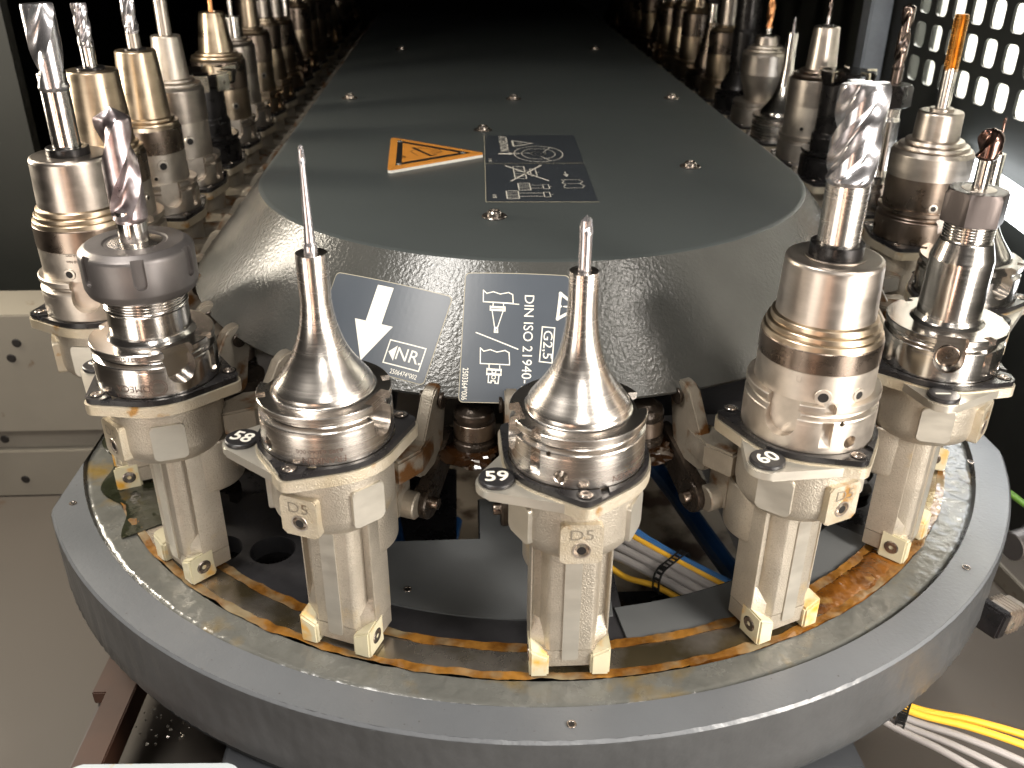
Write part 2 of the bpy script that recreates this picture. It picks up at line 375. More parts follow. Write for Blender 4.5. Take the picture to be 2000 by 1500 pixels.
# stepped beige beam at the left
b = empty("sheet_steel_beam", (-700, 100, -314))
tag(b, "beige stepped sheet steel beam with bolt holes left of the ring", "steel beam")
for nm, z0, z1, y0, mm in (("upper_panel", 73, 192, 0, beamm), ("recessed_strip", 52, 73, 6, beamdk), ("lower_panel", 1, 52, 0, beamm)):
    bm = bmesh.new(); box(bm, -400, 345, y0, 60, z0, z1, 1.0); fin(nm, bm, mm, b)
for x, z in ((210, 62), (222, 20), (248, 165), (240, 150), (120, 62)):
    bm = bmesh.new(); lathe(bm, [(0, .6), (3.2, .6), (4.2, 0)], 20, ax=Matrix.Translation((x, (6 if z == 62 else 0)-.2, z)) @ Matrix.Rotation(pi/2, 4, 'X'))
    fin("bolt_hole", bm, holed, b)
bm = bmesh.new(); box(bm, -1010, PX_+16, 50, 3900, 290, 300); tag(fin("enclosure_roof", bm, wallm), kind='structure')
# right perforated panel
PX = 450
pn = empty("perforated_panel", (PX, 200, -3))
tag(pn, "black sheet panel with rows of rounded slots lit from behind", "perforated panel")
def slotted():
    bm = bmesh.new(); cols = [40+36.6*i for i in range(-5, 10)]; rows = [46+34.5*i for i in range(0, 7)]
    yl = [cols[0]-18.3+36.6*i for i in range(len(cols)+1)]; zl = [rows[0]-17.25+34.5*i for i in range(len(rows)+1)]
    hw, hh, r = 11.6, 12.6, 6
    for i, yc in enumerate(cols):
        for j, zc in enumerate(rows):
            hole = rrect(2*hw, 2*hh, r, 4, yc, zc); nh = len(hole)
            outer = []
            for (y, z) in hole:
                dy, dz = y-yc, z-zc; s = min(18.3/abs(dy) if abs(dy) > 1e-6 else 1e9, 17.25/abs(dz) if abs(dz) > 1e-6 else 1e9)
                outer.append((yc+dy*s, zc+dz*s))
            cor = [(yc+18.3*a, zc+17.25*b_) for a, b_ in ((1, 1), (-1, 1), (-1, -1), (1, -1))]
            hf = [bm.verts.new((0, y, z)) for y, z in hole]; hb = [bm.verts.new((3, y, z)) for y, z in hole]
            of = [bm.verts.new((0, y, z)) for y, z in outer]
            for k in range(nh):
                l = (k+1) % nh
                bm.faces.new((hf[k], hf[l], of[l], of[k])); bm.faces.new((hf[k], hf[l], hb[l], hb[k]))
                for c in cor:
                    a_, b_ = outer[k], outer[l]
                    if abs(a_[0]-b_[0]) > 1e-4 and abs(a_[1]-b_[1]) > 1e-4 and min(abs(c[0]-a_[0]), abs(c[1]-a_[1])) < 1e-4 and min(abs(c[0]-b_[0]), abs(c[1]-b_[1])) < 1e-4:
                        bm.faces.new((of[k], of[l], bm.verts.new((0, *c))))
    y0, y1, z0, z1 = yl[0], yl[-1], zl[0], zl[-1]
    for a, b_, c, d in ((y1, 470, -3, 292), (y0, y1, -3, z0), (y0, y1, z1, 292), (-600, y0, -3, 292)):
        box(bm, 0, 3, a, b_, c, d)
    return bm
fin("panel_sheet", slotted(), wallm, pn, loc=(0, -200, 3), smooth=False)
bm = bmesh.new(); box(bm, PX+6, PX+16, -600, 480, -314, -4); tag(fin("right_lower_wall", bm, wallm), kind='structure')
bm = bmesh.new(); box(bm, PX+250, PX+260, -150, 1100, -150, 600); box(bm, PX+13, PX+250, 1100, 1110, -150, 600); box(bm, PX+13, PX+250, -150, 1100, -160, -150); box(bm, PX+6, PX+250, -160, -150, -150, 600); box(bm, PX+6, PX+250, -160, 1100, 600, 610)
tag(fin("light_box", bm, outside), kind='structure')  # white box added behind the panel so the slots look bright
bm = bmesh.new(); box(bm, PX+4, PX+12, -600, 1110, 293, 612); box(bm, PX+4, PX+12, 471, 1110, -314, 293); tag(fin("spill_block_wall", bm, wallm), kind='structure')  # added to keep the white box's light from spilling onto the tools
lamp("light_box_lamp", (PX+60, 500, 540), (PX+230, 560, 0), 85.0, 60, (1.0, 0.98, 0.9), 700)  # added lamp that lights the white box behind the slots
bm = bmesh.new(); tube(bm, [(PX-17, 232, -22), (PX-17, 180, -22), (PX-16, 100, -28), (PX-15, -100, -46)], 14, 20)
tag(fin("glowing_tube", bm, pipem), "white tube with an added glow running under the perforated panel", "tube")
pst = bmesh.new(); box(pst, 422, 448, 442, 468, -314, 289, 2)
tag(fin("steel_post", pst, postm), "pale bluish grey steel post standing behind the right row of tools", "post")
bm = bmesh.new(); box(bm, 640, 1000, 830, 850, -314, 900); box(bm, 360, 560, 1000, 1010, -314, 900);  tag(fin("dark_backdrop_panel", bm, wallm), kind='structure')

# ------------------------------------------------------------------ base plate with ring
def nz(x, y, z=0, s=1.0): return noise.noise(Vector((x*s, y*s, z*s)))
def arcpoly(r, xl, xr, yb, n=96):
    pts = []
    aL = -math.asin(min(1, -xl/r)) if -xl < r else -pi/2; aR = math.asin(min(1, xr/r)) if xr < r else pi/2
    for i in range(n+1):
        a = aL+(aR-aL)*i/n; pts.append((r*sin(a), -r*cos(a)))
    return pts+[(min(xr, r), yb), (max(xl, -r), yb)]
base = empty("ring_casting", (0, 0, -200))
tag(base, "grey painted cast base ring with greasy steel track under the tool pots", "base ring")
def band(name, r0, r1, z0f, m, a0=-88, a1=88, n=360, nr=4, xl=-323, xr=341, wob=0):
    """annular strip whose height comes from z0f(r, a, x, y)"""
    bm = bmesh.new(); rows = []
    for i in range(n+1):
        a = radians(a0+(a1-a0)*i/n); row = []
        for j in range(nr+1):
            r = r0+(r1-r0)*j/nr+(wob*(nz(a*14, j > nr/2, 3)+.5*nz(a*37, j > nr/2, 8)) if j in (0, nr) else 0); x, y = r*sin(a), -r*cos(a)
            x = max(xl, min(xr, x))
            row.append(bm.verts.new((x, y, z0f(r, a, x, y)+200)))
        rows.append(row)
    for p, q in zip(rows, rows[1:]):
        for j in range(nr): bm.faces.new((p[j], q[j], q[j+1], p[j+1]))
    bmesh.ops.remove_doubles(bm, verts=bm.verts, dist=0.01)
    return fin(name, bm, m, base, sharp=50)
band("outer_rim", 338, 358.6, lambda r, a, x, y: -152+0.25*nz(x, y, 0, .03), ringm)
band("rim_edge", 358.6, 360.2, lambda r, a, x, y: -152-(r-358.6)*1.1+0.5*nz(x, y, 5, .25), ringm, nr=3)
# side wall
bm = bmesh.new(); rows = []
for i in range(361):
    a = radians(-88+176*i/360); row = []
    for j, z in enumerate((-153.4, -158, -168, -178, -190, -200, -206)):
        r = 360.2+(0.8*nz(a*90, z*.05, 3)+0.35*nz(a*420, z*.3, 9) if j else 0)-(4 if z < -201 else 0)
        x, y = r*sin(a), -r*cos(a); row.append(bm.verts.new((max(-323.2, min(341.2, x)), y, z+200)))
    rows.append(row)
for p, q in zip(rows, rows[1:]):
    for j in range(6): bm.faces.new((p[j], p[j+1], q[j+1], q[j]))
bmesh.ops.remove_doubles(bm, verts=bm.verts, dist=0.01)
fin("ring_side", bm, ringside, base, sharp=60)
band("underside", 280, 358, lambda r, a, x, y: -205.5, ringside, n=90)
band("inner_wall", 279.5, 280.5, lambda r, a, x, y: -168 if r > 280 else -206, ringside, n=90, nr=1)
bm = bmesh.new(); box(bm, -185, 160, -338, -284, -113, -6, 2); fin("pedestal", bm, mat("dark_pedestal_paint", (0.03, 0.032, 0.036), 0, .4, .1), base)
band("groove_shadow_wall", 336.2, 338, lambda r, a, x, y: -152-(338-r)*1.9, blackpl, nr=2)  # step wall in black, its shadow line put into the colour
band("greasy_shoulder", 318.5, 336.2, lambda r, a, x, y: -154.6+0.55*max(0, nz(x, y, 2, .12)+.2)+0.5*max(0, nz(x, y, 7, .35))-(1.2 if r > 335 else 0), greasy, n=900, nr=10)
band("outer_grease_band", 313.4, 318.5, lambda r, a, x, y: -153.6+0.9*max(0, .35+nz(x, y, 4, .09))+.4*nz(x, y, 4, .3), rust, n=900, nr=5, wob=1.6)
band("steel_track", 297.6, 314.2, lambda r, a, x, y: -153.9, tracks, n=200)
band("inner_grease_band", 292.3, 298.2, lambda r, a, x, y: -153.5+0.8*max(0, .2+nz(x, y, 8, .1))+.4*nz(x, y, 4, .3), rust, n=900, nr=5, wob=1.2)
def pool(r, a): return math.exp(-((math.degrees(a)-38)/15)**2)
band("grease_pool", 293.5, 319.5, lambda r, a, x, y: -156.0+3.8*pool(r, a)*(1-abs((r-306.5)/13)**3)+.9*pool(r, a)*nz(x, y, 1, .11)+.5*pool(r, a)*nz(x, y, 6, .35), deepgrease, a0=12, a1=84, n=500, nr=18)
# inner plates with openings
bm = bmesh.new(); prism(bm, arcpoly(292.3, -292.3, 292.3, 700, 120), 30.5, 43.2)
ip = fin("inner_plate", bm, inplate, base)
cut = bmesh.new()
box(cut, -109, 36, -150, 500, 20, 60); box(cut, -109, -44, -194, -140, 20, 60)
sec = [(263*sin(radians(t)), -263*cos(radians(t))) for t in [8+33*i/16 for i in range(17)]]+[(176, -40), (37, -40)]
prism(cut, sec, 20, 60)
boolean(ip, cut)
cut = bmesh.new()
for x, y, r in ((-206, -197, 14), (-173, -199, 14), (-205, -108, 30), (215, -120, 26)):
    lathe(cut, [(0, 20), (r, 20), (r, 60), (0, 60)], 40, c=(x, y))
boolean(ip, cut)
ip.data.materials.clear(); ip.data.materials.append(inplate)
bm = bmesh.new(); gp = [(271*sin(radians(t)), -271*cos(radians(t))) for t in [-22.5+29*i/20 for i in range(21)]]+[(34, -200), (34, -151), (-43, -151), (-43, -195.5), (-108, -195.5)]
prism(bm, gp, 43.4, 44.6, .3); fin("grey_cover_plate", bm, greyplate, base)
bm = bmesh.new(); gp = [(291*sin(radians(t)), -291*cos(radians(t))) for t in [7+38*i/24 for i in range(25)]]+[(264.5*sin(radians(t)), -264.5*cos(radians(t))) for t in [45-38*i/24 for i in range(25)]]
prism(bm, gp, 43.4, 44.4, .3); fin("grey_rim_plate", bm, greyplate, base)
# threaded holes
def thole(name, x, y, z, r, parent):
    bm = bmesh.new()
    lathe(bm, [(0, .15), (r*.8, .15)], 20); o = fin(name, bm, holed, parent, (x, y, z))
    bm = bmesh.new(); lathe(bm, [(r*.62, .2), (r*.8, .5), (r*1.02, .45), (r*1.1, .05)], 24); o2 = fin("thread_lip", bm, screwm, o)
for x, y, z in ((-312, -150, 48.2), (-2, -349, 48.2), (312, -125, 48.2), (-87, -242, 44.8), (250, -241, 48.2)):
    thole("threaded_hole", x, y, z, 2.3, base)
# C brackets on the inner plate
for x, y, rz in ((-216, -150, 20), (205, -165, 140)):
    bm = bmesh.new(); out = [(15*cos(radians(t)), 15*sin(radians(t))) for t in range(-50, 231, 14)]+[(9*cos(radians(t)), 9*sin(radians(t))) for t in range(230, -51, -14)]
    prism(bm, out, -4, 5, .8); o = fin("cable_eye", bm, blackoil, None, (x, y, -147), radians(rz))
    tag(o, "black open steel eye on the dark plate %s" % ("beside pot 57" if x < 0 else "between pots 60 and 1"), "cable eye", "cable eyes")
# sludge at the left end of the ring
bm = bmesh.new(); rows = []
for i in range(100):
    a = radians(-79+24*i/99); row = []
    for j in range(16):
        t = j/15; r = 299+31*t*(0.75+.25*sin(i*.13)); r = 301+27*t*(0.8+.2*sin(i*.13+1))-.18*i*(1-t); x, y = r*sin(a), -r*cos(a)
        hgt = 1.3+3.6*sin(pi*t)**.7*(.75+.6*nz(x, y, 3, .045))*(1-(i/99)**2)*(1+1.6*max(0, 1-i/30)*(t > .4))+.5*nz(x, y, 1, .25)*sin(pi*t)
        row.append(bm.verts.new((max(x, -322), y, -154.6+max(-.6, hgt))))
    rows.append(row)
for p, q in zip(rows, rows[1:]):
    for j in range(15): bm.faces.new((p[j], q[j], q[j+1], p[j+1]))
tag(fin("oil_sludge", bm, sludge, sharp=70), "black green oily sludge clinging to the left end of the ring", "sludge", kind='stuff')

# ------------------------------------------------------------------ central cover
def stad(r, n=64): return [(r*sin(radians(-90+180*i/n)), -r*cos(radians(-90+180*i/n))) for i in range(n+1)]
cover = empty("carousel_cover", (0, 0, 30))
tag(cover, "long dark grey cover with sloping textured skirt and rounded front", "machine cover")
levels = [(0, 30), (190.5, 30), (192.6, 29.7), (194.0, 29.0), (244.0, -30), (243.4, -31.5), (241.5, -31.5), (241.5, -29.5)]
bm = bmesh.new(); rings = []
YB = 3800
for r, z in levels[1:]:
    pts = stad(r)+[(r, YB/3), (r, YB), (-r, YB), (-r, YB/3)]
    rings.append([bm.verts.new((x, y, z-30)) for x, y in pts])
for a, b_ in zip(rings[2:], rings[3:]):
    for i in range(len(a)):
        j = (i+1) % len(a); bm.faces.new((a[i], a[j], b_[j], b_[i]))
fin("skirt", bm, skirtm, cover, sharp=40)
bm = bmesh.new(); rr = []
for r, z in levels[1:4]:
    pts = stad(r)+[(r, YB/3), (r, YB), (-r, YB), (-r, YB/3)]
    rr.append([bm.verts.new((x, y, z-30)) for x, y in pts])
for a, b_ in zip(rr, rr[1:]):
    for i in range(len(a)):
        j = (i+1) % len(a); bm.faces.new((a[i], a[j], b_[j], b_[i]))
bm.faces.new(rr[0]); fin("deck", bm, deckm, cover, sharp=50)
# bolts on the deck
bm = bmesh.new(); lathe(bm, [(3.9, .1), (7.6, .1), (7.9, .5), (7.5, 1.0), (4.6, 1.1)], 40); bw = bm
bo = None
for i, (x, y) in enumerate(((-31, -114), (-32, 133), (119, 5), (-161, 282), (2, 275), (162, 278), (-129, 633), (132, 634))):
    if bo is None:
        washer = fin("washer", bw, screwm, cover, (x, y, 0)); wme = washer.data
        b2 = bmesh.new(); lathe(b2, [(0, 3.2), (1.7, 3.0), (2.1, 4.3), (2.6, 4.5), (3.6, 4.1), (4.5, 2.9), (4.7, 1.1)], 32)
        bo = fin("bolt", b2, screwm, cover, (x, y, 0)); bme = bo.data
    else:
        place("washer", wme, cover, (x, y, 0)); place("bolt", bme, cover, (x, y, 0))
# warning triangle plate
tri = [(-107, 92), (-103, -9), (-34, 38)]
def rtri(T, inset, r, n=4):
    cx, cy = sum(p[0] for p in T)/3, sum(p[1] for p in T)/3
    T2 = [(cx+(x-cx)*inset, cy+(y-cy)*inset) for x, y in T]
    return hull([(cx+(x-cx)*(1-r/40), cy+(y-cy)*(1-r/40), r) for x, y in T2], 16)
wp = empty("warning_sign", (0, 0, 30.1))
tag(wp, "orange triangular warning plate with black border lying on the grey cover", "warning sign")
bm = bmesh.new(); prism(bm, rtri(tri, 1.0, 2.2), 0, 2.0); fin("foam_backing", bm, foam, wp)
bm = bmesh.new(); prism(bm, rtri(tri, 1.0, 2.2), 2.0, 3.2, .2); fin("sign_face", bm, orange, wp)
flatf = lambda z: (lambda x, y, off: (x, y, z+off))
pr = Print(); cx, cy = -81.3, 40.3
T8 = [(cx+(x-cx)*.80, cy+(y-cy)*.80) for x, y in tri]; T6 = [(cx+(x-cx)*.62, cy+(y-cy)*.62) for x, y in tri]
for i in range(3):
    j = (i+1) % 3; pr.poly([T8[i], T8[j], T6[j], T6[i]])
pr.build("black_border", flatf(3.2), blackp, wp, .08)
pr = Print(); pr.line([(-88, 55), (-74, 30)], 2.6); pr.line([(-74, 30), (-70, 33)], 1.4)
pr.circle(-80, 50, 6, .6, 20, 200, 4); pr.line([(-84, 30), (-90, 44), (-80, 62)], .5); pr.line([(-72, 36), (-66, 42), (-68, 50), (-74, 48)], .6)
for q in range(4): pr.line([(-71+q*1.6, 34+q*2.2), (-76+q*1.6, 42+q*2.2)], .45)
pr.text("2208", 3.6, -94, 26, 90); pr.build("pictogram", flatf(3.2), blackp, wp, .12)
for x, y in ((T8[0][0]+2, T8[0][1]-4), (T8[1][0]+2.2, T8[1][1]+4), (T8[2][0]-6, T8[2][1])):
    bm = bmesh.new(); lathe(bm, [(0, 1.0), (1.5, .8), (2.2, 0)], 16); fin("rivet", bm, chipm, wp, (x, y, 3.2))
# deck labels
dl = empty("cover_sticker", (0, 0, 30.1)); tag(dl, "dark blue instruction sticker with white diagrams on top of the cover", "sticker")
pr = Print(); pr.poly([(-31, 112), (-33, 18), (41, 18), (44, 112)]); pr.poly([(-33, 16), (-35, -82), (38, -84), (41, 16)]); pr.build("sticker_sheet", flatf(0), labeldk, dl, .12)
pr = Print(); pr.line([(-35, -82.6), (38.4, -84.6)], .8); pr.line([(-33.2, 17), (41, 17)], .5); pr.line([(-31.5, 112), (-35.3, -82)], .4); pr.build("sticker_rim", flatf(0), labedge, dl, .16)
pr = Print()
pr.text("ATTENTION", 9.5, -17, 82, -90, .12)
pr.line([(-9, 92), (-9, 72), (7, 82)], 1.4, True); pr.text("!", 8, -4.5, 82, -90, .1)
pr.circle(9, 47, 19, .8, ry=25); pr.circle(9, 47, 13, .7, ry=17); pr.circle(9, 47, 5.6, 1.1, ry=7.5); pr.circle(9, 47, 2.4, .6, ry=3.4)
for t in (40, 160, 280): pr.line([(9+5.6*cos(radians(t)), 47+7.5*sin(radians(t))), (9+18*cos(radians(t+14)), 47+24*sin(radians(t+14)))], .6)
pr.poly([(-22, 49.2), (-22, 45.8), (-14, 45.8), (-14, 43), (-10, 47.5), (-14, 52), (-14, 49.2)])
pr.line([(-9, 45), (-6, 47), (-9, 51)], .7)
pr.text("2506432", 3.2, -29, 27, 90)
def toolpic(x, y, s, h, body):
    pr.line([(x, y), (x+8*s, y), (x+8*s, y+h), (x, y+h)], .8, True)
    for q in range(1, 5): pr.line([(x+.4, y+h*q/5), (x+8*s-.4, y+h*q/5-1.6)], .55)
    pr.line([(x+8*s, y+h*.3), (x+body, y+h*.3)], .6); pr.line([(x+8*s, y+h*.7), (x+body, y+h*.7)], .6)
    pr.line([(x+body, y+h*.2), (x+body+4, y+h*.2), (x+body+4, y+h*.8), (x+body, y+h*.8)], .7, True); pr.line([(x+body+4, y+h*.5), (x+body+6, y+h*.5)], .5)
toolpic(-21, -76, 1, 19, 25); toolpic(-12, -56, 1, 18, 17); toolpic(-13, -26, 1, 34, 12)
pr.line([(-18, 10), (10, -32)], 1.5); pr.line([(8, 11), (-16, -32)], 1.5)
pr.line([(19, -51), (31, -51), (34, -46), (31, -40), (34, -35), (31, -30), (19, -30)], .6); pr.line([(20, -51), (19, -47), (21, -43), (19, -38), (21, -33), (19, -30)], .6)
pr.line([(20, -40.5), (31, -40.5)], .5); pr.line([(24, -8), (24, -18)], .6); pr.poly([(22, -15), (26, -15), (24, -22)])
pr.text("50-10", 3.6, -29, -70, 90, .06)
pr.build("white_diagram", flatf(0), cream, dl, .2)
# skirt labels on the developed cone
SN = 50/math.hypot(50, 59.0); AP = 29.0+194.0*59.0/50
def oncone(psi0, rho0, rot=0):
    c, s_ = cos(radians(rot)), sin(radians(rot)); psi0 = radians(psi0)
    def f(x, y, off):
        x, y = x*c-y*s_, x*s_+y*c
        rho = hypot(x, rho0-y); psi = psi0+atan2(x, rho0-y); az = psi/SN
        r = rho*SN; z = AP-rho*math.sqrt(1-SN*SN)
        r += off*math.sqrt(1-SN*SN); z += off*SN
        return (r*sin(az), -r*cos(az), z)
    return f
l1 = empty("arrow_sticker", (0, 0, 0)); tag(l1, "blue grey sticker with big white down arrow and boxed NR. on the skirt", "sticker")
f1 = oncone(-17.05, 344, -2.0)
pr = Print(); pr.grid(75.4, 51.6, 2.5, 0, -.3, 20); pr.build("sticker_rim", f1, labedge, l1, .10)
pr = Print(); pr.grid(74.6, 50.8, 2.4, 0, -.3, 20); pr.build("sticker_sheet", f1, labelm, l1, .22)
pr = Print()
for q in range(8):
    for i in range(3): pr.poly([(-7.6+3.4*i, .9+2.7*q), (-4.2+3.4*i, .9+2.7*q), (-4.2+3.4*i, 3.6+2.7*q), (-7.6+3.4*i, 3.6+2.7*q)])
for q in range(10):
    w0, w1 = 12.3*(1-q/10), 12.3*(1-(q+1)/10)
    for i in range(4): pr.poly([(-2.5-w0+w0*i/2, 1-2.25*q), (-2.5-w0+w0*(i+1)/2, 1-2.25*q), (-2.5-w1+w1*(i+1)/2, 1-2.25*(q+1)), (-2.5-w1+w1*i/2, 1-2.25*(q+1))])
pr.line([(11, -6.3), (32.5, -6.3), (32.5, -19.3), (11, -19.3)], .7, True)
pr.poly([(12, -12.8), (14.2, -10.6), (14.2, -15)]); pr.poly([(14.2, -10.6), (16.3, -8.4), (16.3, -17.2), (14.2, -15)]); pr.text("NR.", 10.2, 24.4, -12.9, 0, .02, fit=15)
pr.text("2506474*002", 3.8, 24.6, -23.0, 0, .02, fit=16); pr.build("white_print", f1, white, l1, .34)
l2 = empty("balance_sticker", (0, 0, 0)); tag(l2, "blue grey sticker reading DIN ISO 21940-11 with two tool drawings behind pot 59", "sticker")
f2 = oncone(-4.0, 342.8, 0)
pr = Print(); pr.grid(57.2, 72.4, 2.5, 0, 0, 16); pr.build("sticker_rim", f2, labedge, l2, .10)
pr = Print(); pr.grid(56.4, 71.6, 2.4, 0, 0, 16); pr.build("sticker_sheet", f2, labelm, l2, .22)
pr = Print()
def P2(cxp, cyp):   # crop pixels of the photographed sticker to millimetres on it
    px = 600+cxp/3.571; py = 490+cyp/3.571
    t = (py-517)/252.0; xl = 912-14*t; return ((px-xl)/(208+18*t)*56.4-28.2+.4, 35.8-t*71.6)
def LN(pts, w=.5, cl=False): pr.line([P2(*p) for p in pts], w, cl)
for dx, dy, top in ((0, 0, 0), (-18, 408, 1)):
    LN([(1237+dx, 218+dy), (1262+dx, 240+dy), (1310+dx, 228+dy), (1360+dx, 244+dy), (1420+dx, 232+dy), (1450+dx, 246+dy), (1455+dx, 308+dy), (1455+dx, 330+dy if top else 308+dy), (1237+dx, (325 if top else 300)+dy)], .55, True)
LN([(1237, 300), (1495, 314)]); LN([(1310, 304), (1308, 330)]); LN([(1385, 308), (1385, 330)])
for y in (332, 340, 352, 360): LN([(1288, y), (1396, y+4)], .5)
LN([(1288, 330), (1288, 360)]); LN([(1396, 334), (1396, 364)]); LN([(1302, 362), (1322, 480), (1344, 480), (1382, 366)]); LN([(1322, 480), (1320, 515), (1346, 516), (1344, 482)]); LN([(1328, 488), (1342, 488), (1342, 506), (1328, 506)], .5, True)
LN([(1186, 518), (1496, 628)], .6)
LN([(1285, 742), (1285, 768)]); LN([(1365, 746), (1365, 770)])
for y in (768, 776, 800, 808): LN([(1270, y), (1376, y+4)], .5)
LN([(1270, 766), (1268, 810)]); LN([(1376, 770), (1374, 812)]); LN([(1308, 776), (1308, 792), (1322, 800), (1336, 792), (1336, 778)]); LN([(1282, 812), (1280, 862), (1302, 864), (1302, 850), (1332, 852), (1332, 866), (1354, 868), (1360, 816)], .6)
a_ = P2(1320, 826); pr.circle(a_[0], a_[1], 1.0, .4, n=12)
a_ = P2(1556, 640); pr.text("DIN ISO 21940-11", 7.4, P2(1568, 228)[0], P2(1568, 228)[1]-1, -90, 0.0, 'LEFT', fit=55)
a_ = P2(1712, 590); pr.text("G2,5", 7.0, a_[0], a_[1], -90, 0.0, 'CENTER', fit=15.5)
LN([(1672, 466), (1762, 470), (1752, 714), (1658, 708)], .6, True)
LN([(1795, 225), (1780, 405), (1925, 318)], 1.6, True); a_ = P2(1828, 316); pr.text("!", 8, a_[0], a_[1], -90, .1)
a_ = P2(1098, 770); pr.text("2503364*006", 4.4, a_[0]+.6, a_[1]+.5, -90, 0.02, 'LEFT', fit=17.5)
pr.build("white_print", f2, white, l2, .34)

# ------------------------------------------------------------------ cutters
def fluted(bm, R, z0, z1, n, depth, turn, tip='flat', land=.34, runout=8.0, seg=None, rs=None, dz=1.0, phase=0.0):
    """twisted fluted cutter from z0 (run-out into the shank) to z1 (tip)"""
    seg = seg or 24*n; rs = rs or R; nzz = max(12, int((z1-z0)/dz)); rings = []
    tipl = {'flat': .6, 'point': R*.62, 'ball': R}[tip]
    for i in range(nzz+1):
        z = z0+(z1-z0)*i/nzz; u = z1-z; dfac = min(1, (z-z0)/runout); dfac = dfac*dfac*(3-2*dfac)
        rr = R if z > z0+2 else rs+(R-rs)*(z-z0)/2
        if u < tipl:
            rr *= {'flat': .96+.04*u/tipl, 'point': max(.02, u/tipl), 'ball': math.sqrt(max(0.0004, 1-((tipl-u)/tipl)**2))}[tip]
        ring = []
        for s in range(seg):
            th = 2*pi*s/seg; p = (s*n/seg) % 1.0
            if p < land: f = 1.0
            else:
                q = (p-land)/(1-land); f = 1-depth*dfac*(sin(pi*q**.75))**.8
            a = th+turn*(z-z0)/(z1-z0)*2*pi+phase
            ring.append(bm.verts.new((rr*f*cos(a), rr*f*sin(a), z)))
        rings.append(ring)
    for a, b_ in zip(rings, rings[1:]):
        for s in range(seg): bm.faces.new((a[s], a[(s+1) % seg], b_[(s+1) % seg], b_[s]))
    c = bm.verts.new((0, 0, z1-(.8 if tip == 'flat' else 0)))
    for s in range(seg): bm.faces.new((rings[-1][s], rings[-1][(s+1) % seg], c))
    bm.faces.new(rings[0][::-1]); return bm
def tapbm(R, z0, z1, pitch=1.6):
    bm = bmesh.new(); seg = 64; nzz = int((z1-z0)/.4); rings = []
    for i in range(nzz+1):
        z = z0+(z1-z0)*i/nzz; ring = []
        for s in range(seg):
            p = (s*4/seg) % 1.0; g = 1 if p < .55 else 1-.5*sin(pi*(p-.55)/.45)
            tri_ = abs(((z/pitch-s/seg) % 1)-.5)*2; rr = R*(1-.16*tri_)*g*(1 if z1-z > 3 else .9+.1*(z1-z)/3)
            ring.append(bm.verts.new((rr*cos(2*pi*s/seg), rr*sin(2*pi*s/seg), z)))
        rings.append(ring)
    for a, b_ in zip(rings, rings[1:]):
        for s in range(seg): bm.faces.new((a[s], a[(s+1) % seg], b_[(s+1) % seg], b_[s]))
    bm.faces.new(rings[-1]); bm.faces.new(rings[0][::-1]); return bm
def shank(parent, r, z0, z1, m=bright, name="shank"):
    bm = bmesh.new(); lathe(bm, ch([(0, z0), (r, z0), (r, z1), (0, z1)], .2), 48); return fin(name, bm, m, parent)

# ------------------------------------------------------------------ HSK flange (one mesh, shared)
fl_pts = ch([(0, 0), (31.5, 0), (31.5, -3.3), (28.6, -4.7), (28.6, -6.4), (31.4, -7.8), (31.4, -10.2), (31.5, -10.3), (31.5, -24.6), (30.8, -26), (0, -26)], .35)
def make_flange(m, name="flange"):
    bm = bmesh.new(); lathe(bm, fl_pts[::-1], 144); o = fin(name, bm, m, None)
    cut = bmesh.new()
    for az in (0, pi):                                    # two keyways with rounded bottoms
        mt = radial(az, 26.0, -11)
        lathe(cut, [(0, 0), (7.8, 0), (7.8, 14), (0, 14)], 40, ax=mt)
        box(cut, -7.8, 7.8, -.01, 30, 0, 14, mtx=mt)
    boolean(o, cut)
    cut = bmesh.new()
    for az in (radians(40), radians(220)):
        box(cut, -2.6, 2.6, -3.2, 3.4, 27.2, 34, mtx=radial(az, 0, -1.6))
        mt = radial(az, 0, -14.5) @ Matrix.Translation((0, 0, 35.5)) @ Matrix.Rotation(pi/2, 4, 'Y')
        lathe(cut, [(0, -2.6), (8.0, -2.6), (8.0, 2.6), (0, 2.6)], 32, ax=mt)
    boolean(o, cut)
    cut = bmesh.new()
    for az in (radians(63), radians(243)):
        lathe(cut, [(0, 25), (3.1, 25), (3.1, 31), (3.9, 32.2), (0, 32.2)], 28, ax=radial(az, 0, -19))
    boolean(o, cut)
    cut = bmesh.new(); lathe(cut, [(0, 26), (1.2, 26), (1.2, 32.2), (0, 32.2)], 12, ax=radial(radians(52), 0, -8.6)); boolean(o, cut)
    return o
_fl = make_flange(turned); FL = {}
for mm in (turned, bodyst, bright, bronze, darkst, blackox):
    me = _fl.data.copy(); me.materials.clear(); me.materials.append(mm); FL[mm.name] = me
bpy.data.objects.remove(_fl)
def flange(parent, m, rot):
    o = place("flange", FL[m.name], parent, (0, 0, 0), rot); return o
def setscrew(parent, az, r, z, R=3.2, m=holed):
    bm = bmesh.new(); lathe(bm, [(0, .1), (R*.72, .1)], 20, ax=radial(az, r, z)); o = fin("set_screw_hole", bm, m, parent)
    bm = bmesh.new(); lathe(bm, [(R*.70, -.2), (R*.72, .3), (R*1.12, .22), (R*1.2, -.3)], 24, ax=radial(az, r, z)); fin("hole_lip", bm, bodyst, o)
    return o
def lathepart(name, pts, m, parent, seg=84, c=.4, sharp=30):
    if c: sharp = 360/seg+4
    bm = bmesh.new(); lathe(bm, ch(pts, c) if c else pts, seg); return fin(name, bm, m, parent, sharp=sharp)
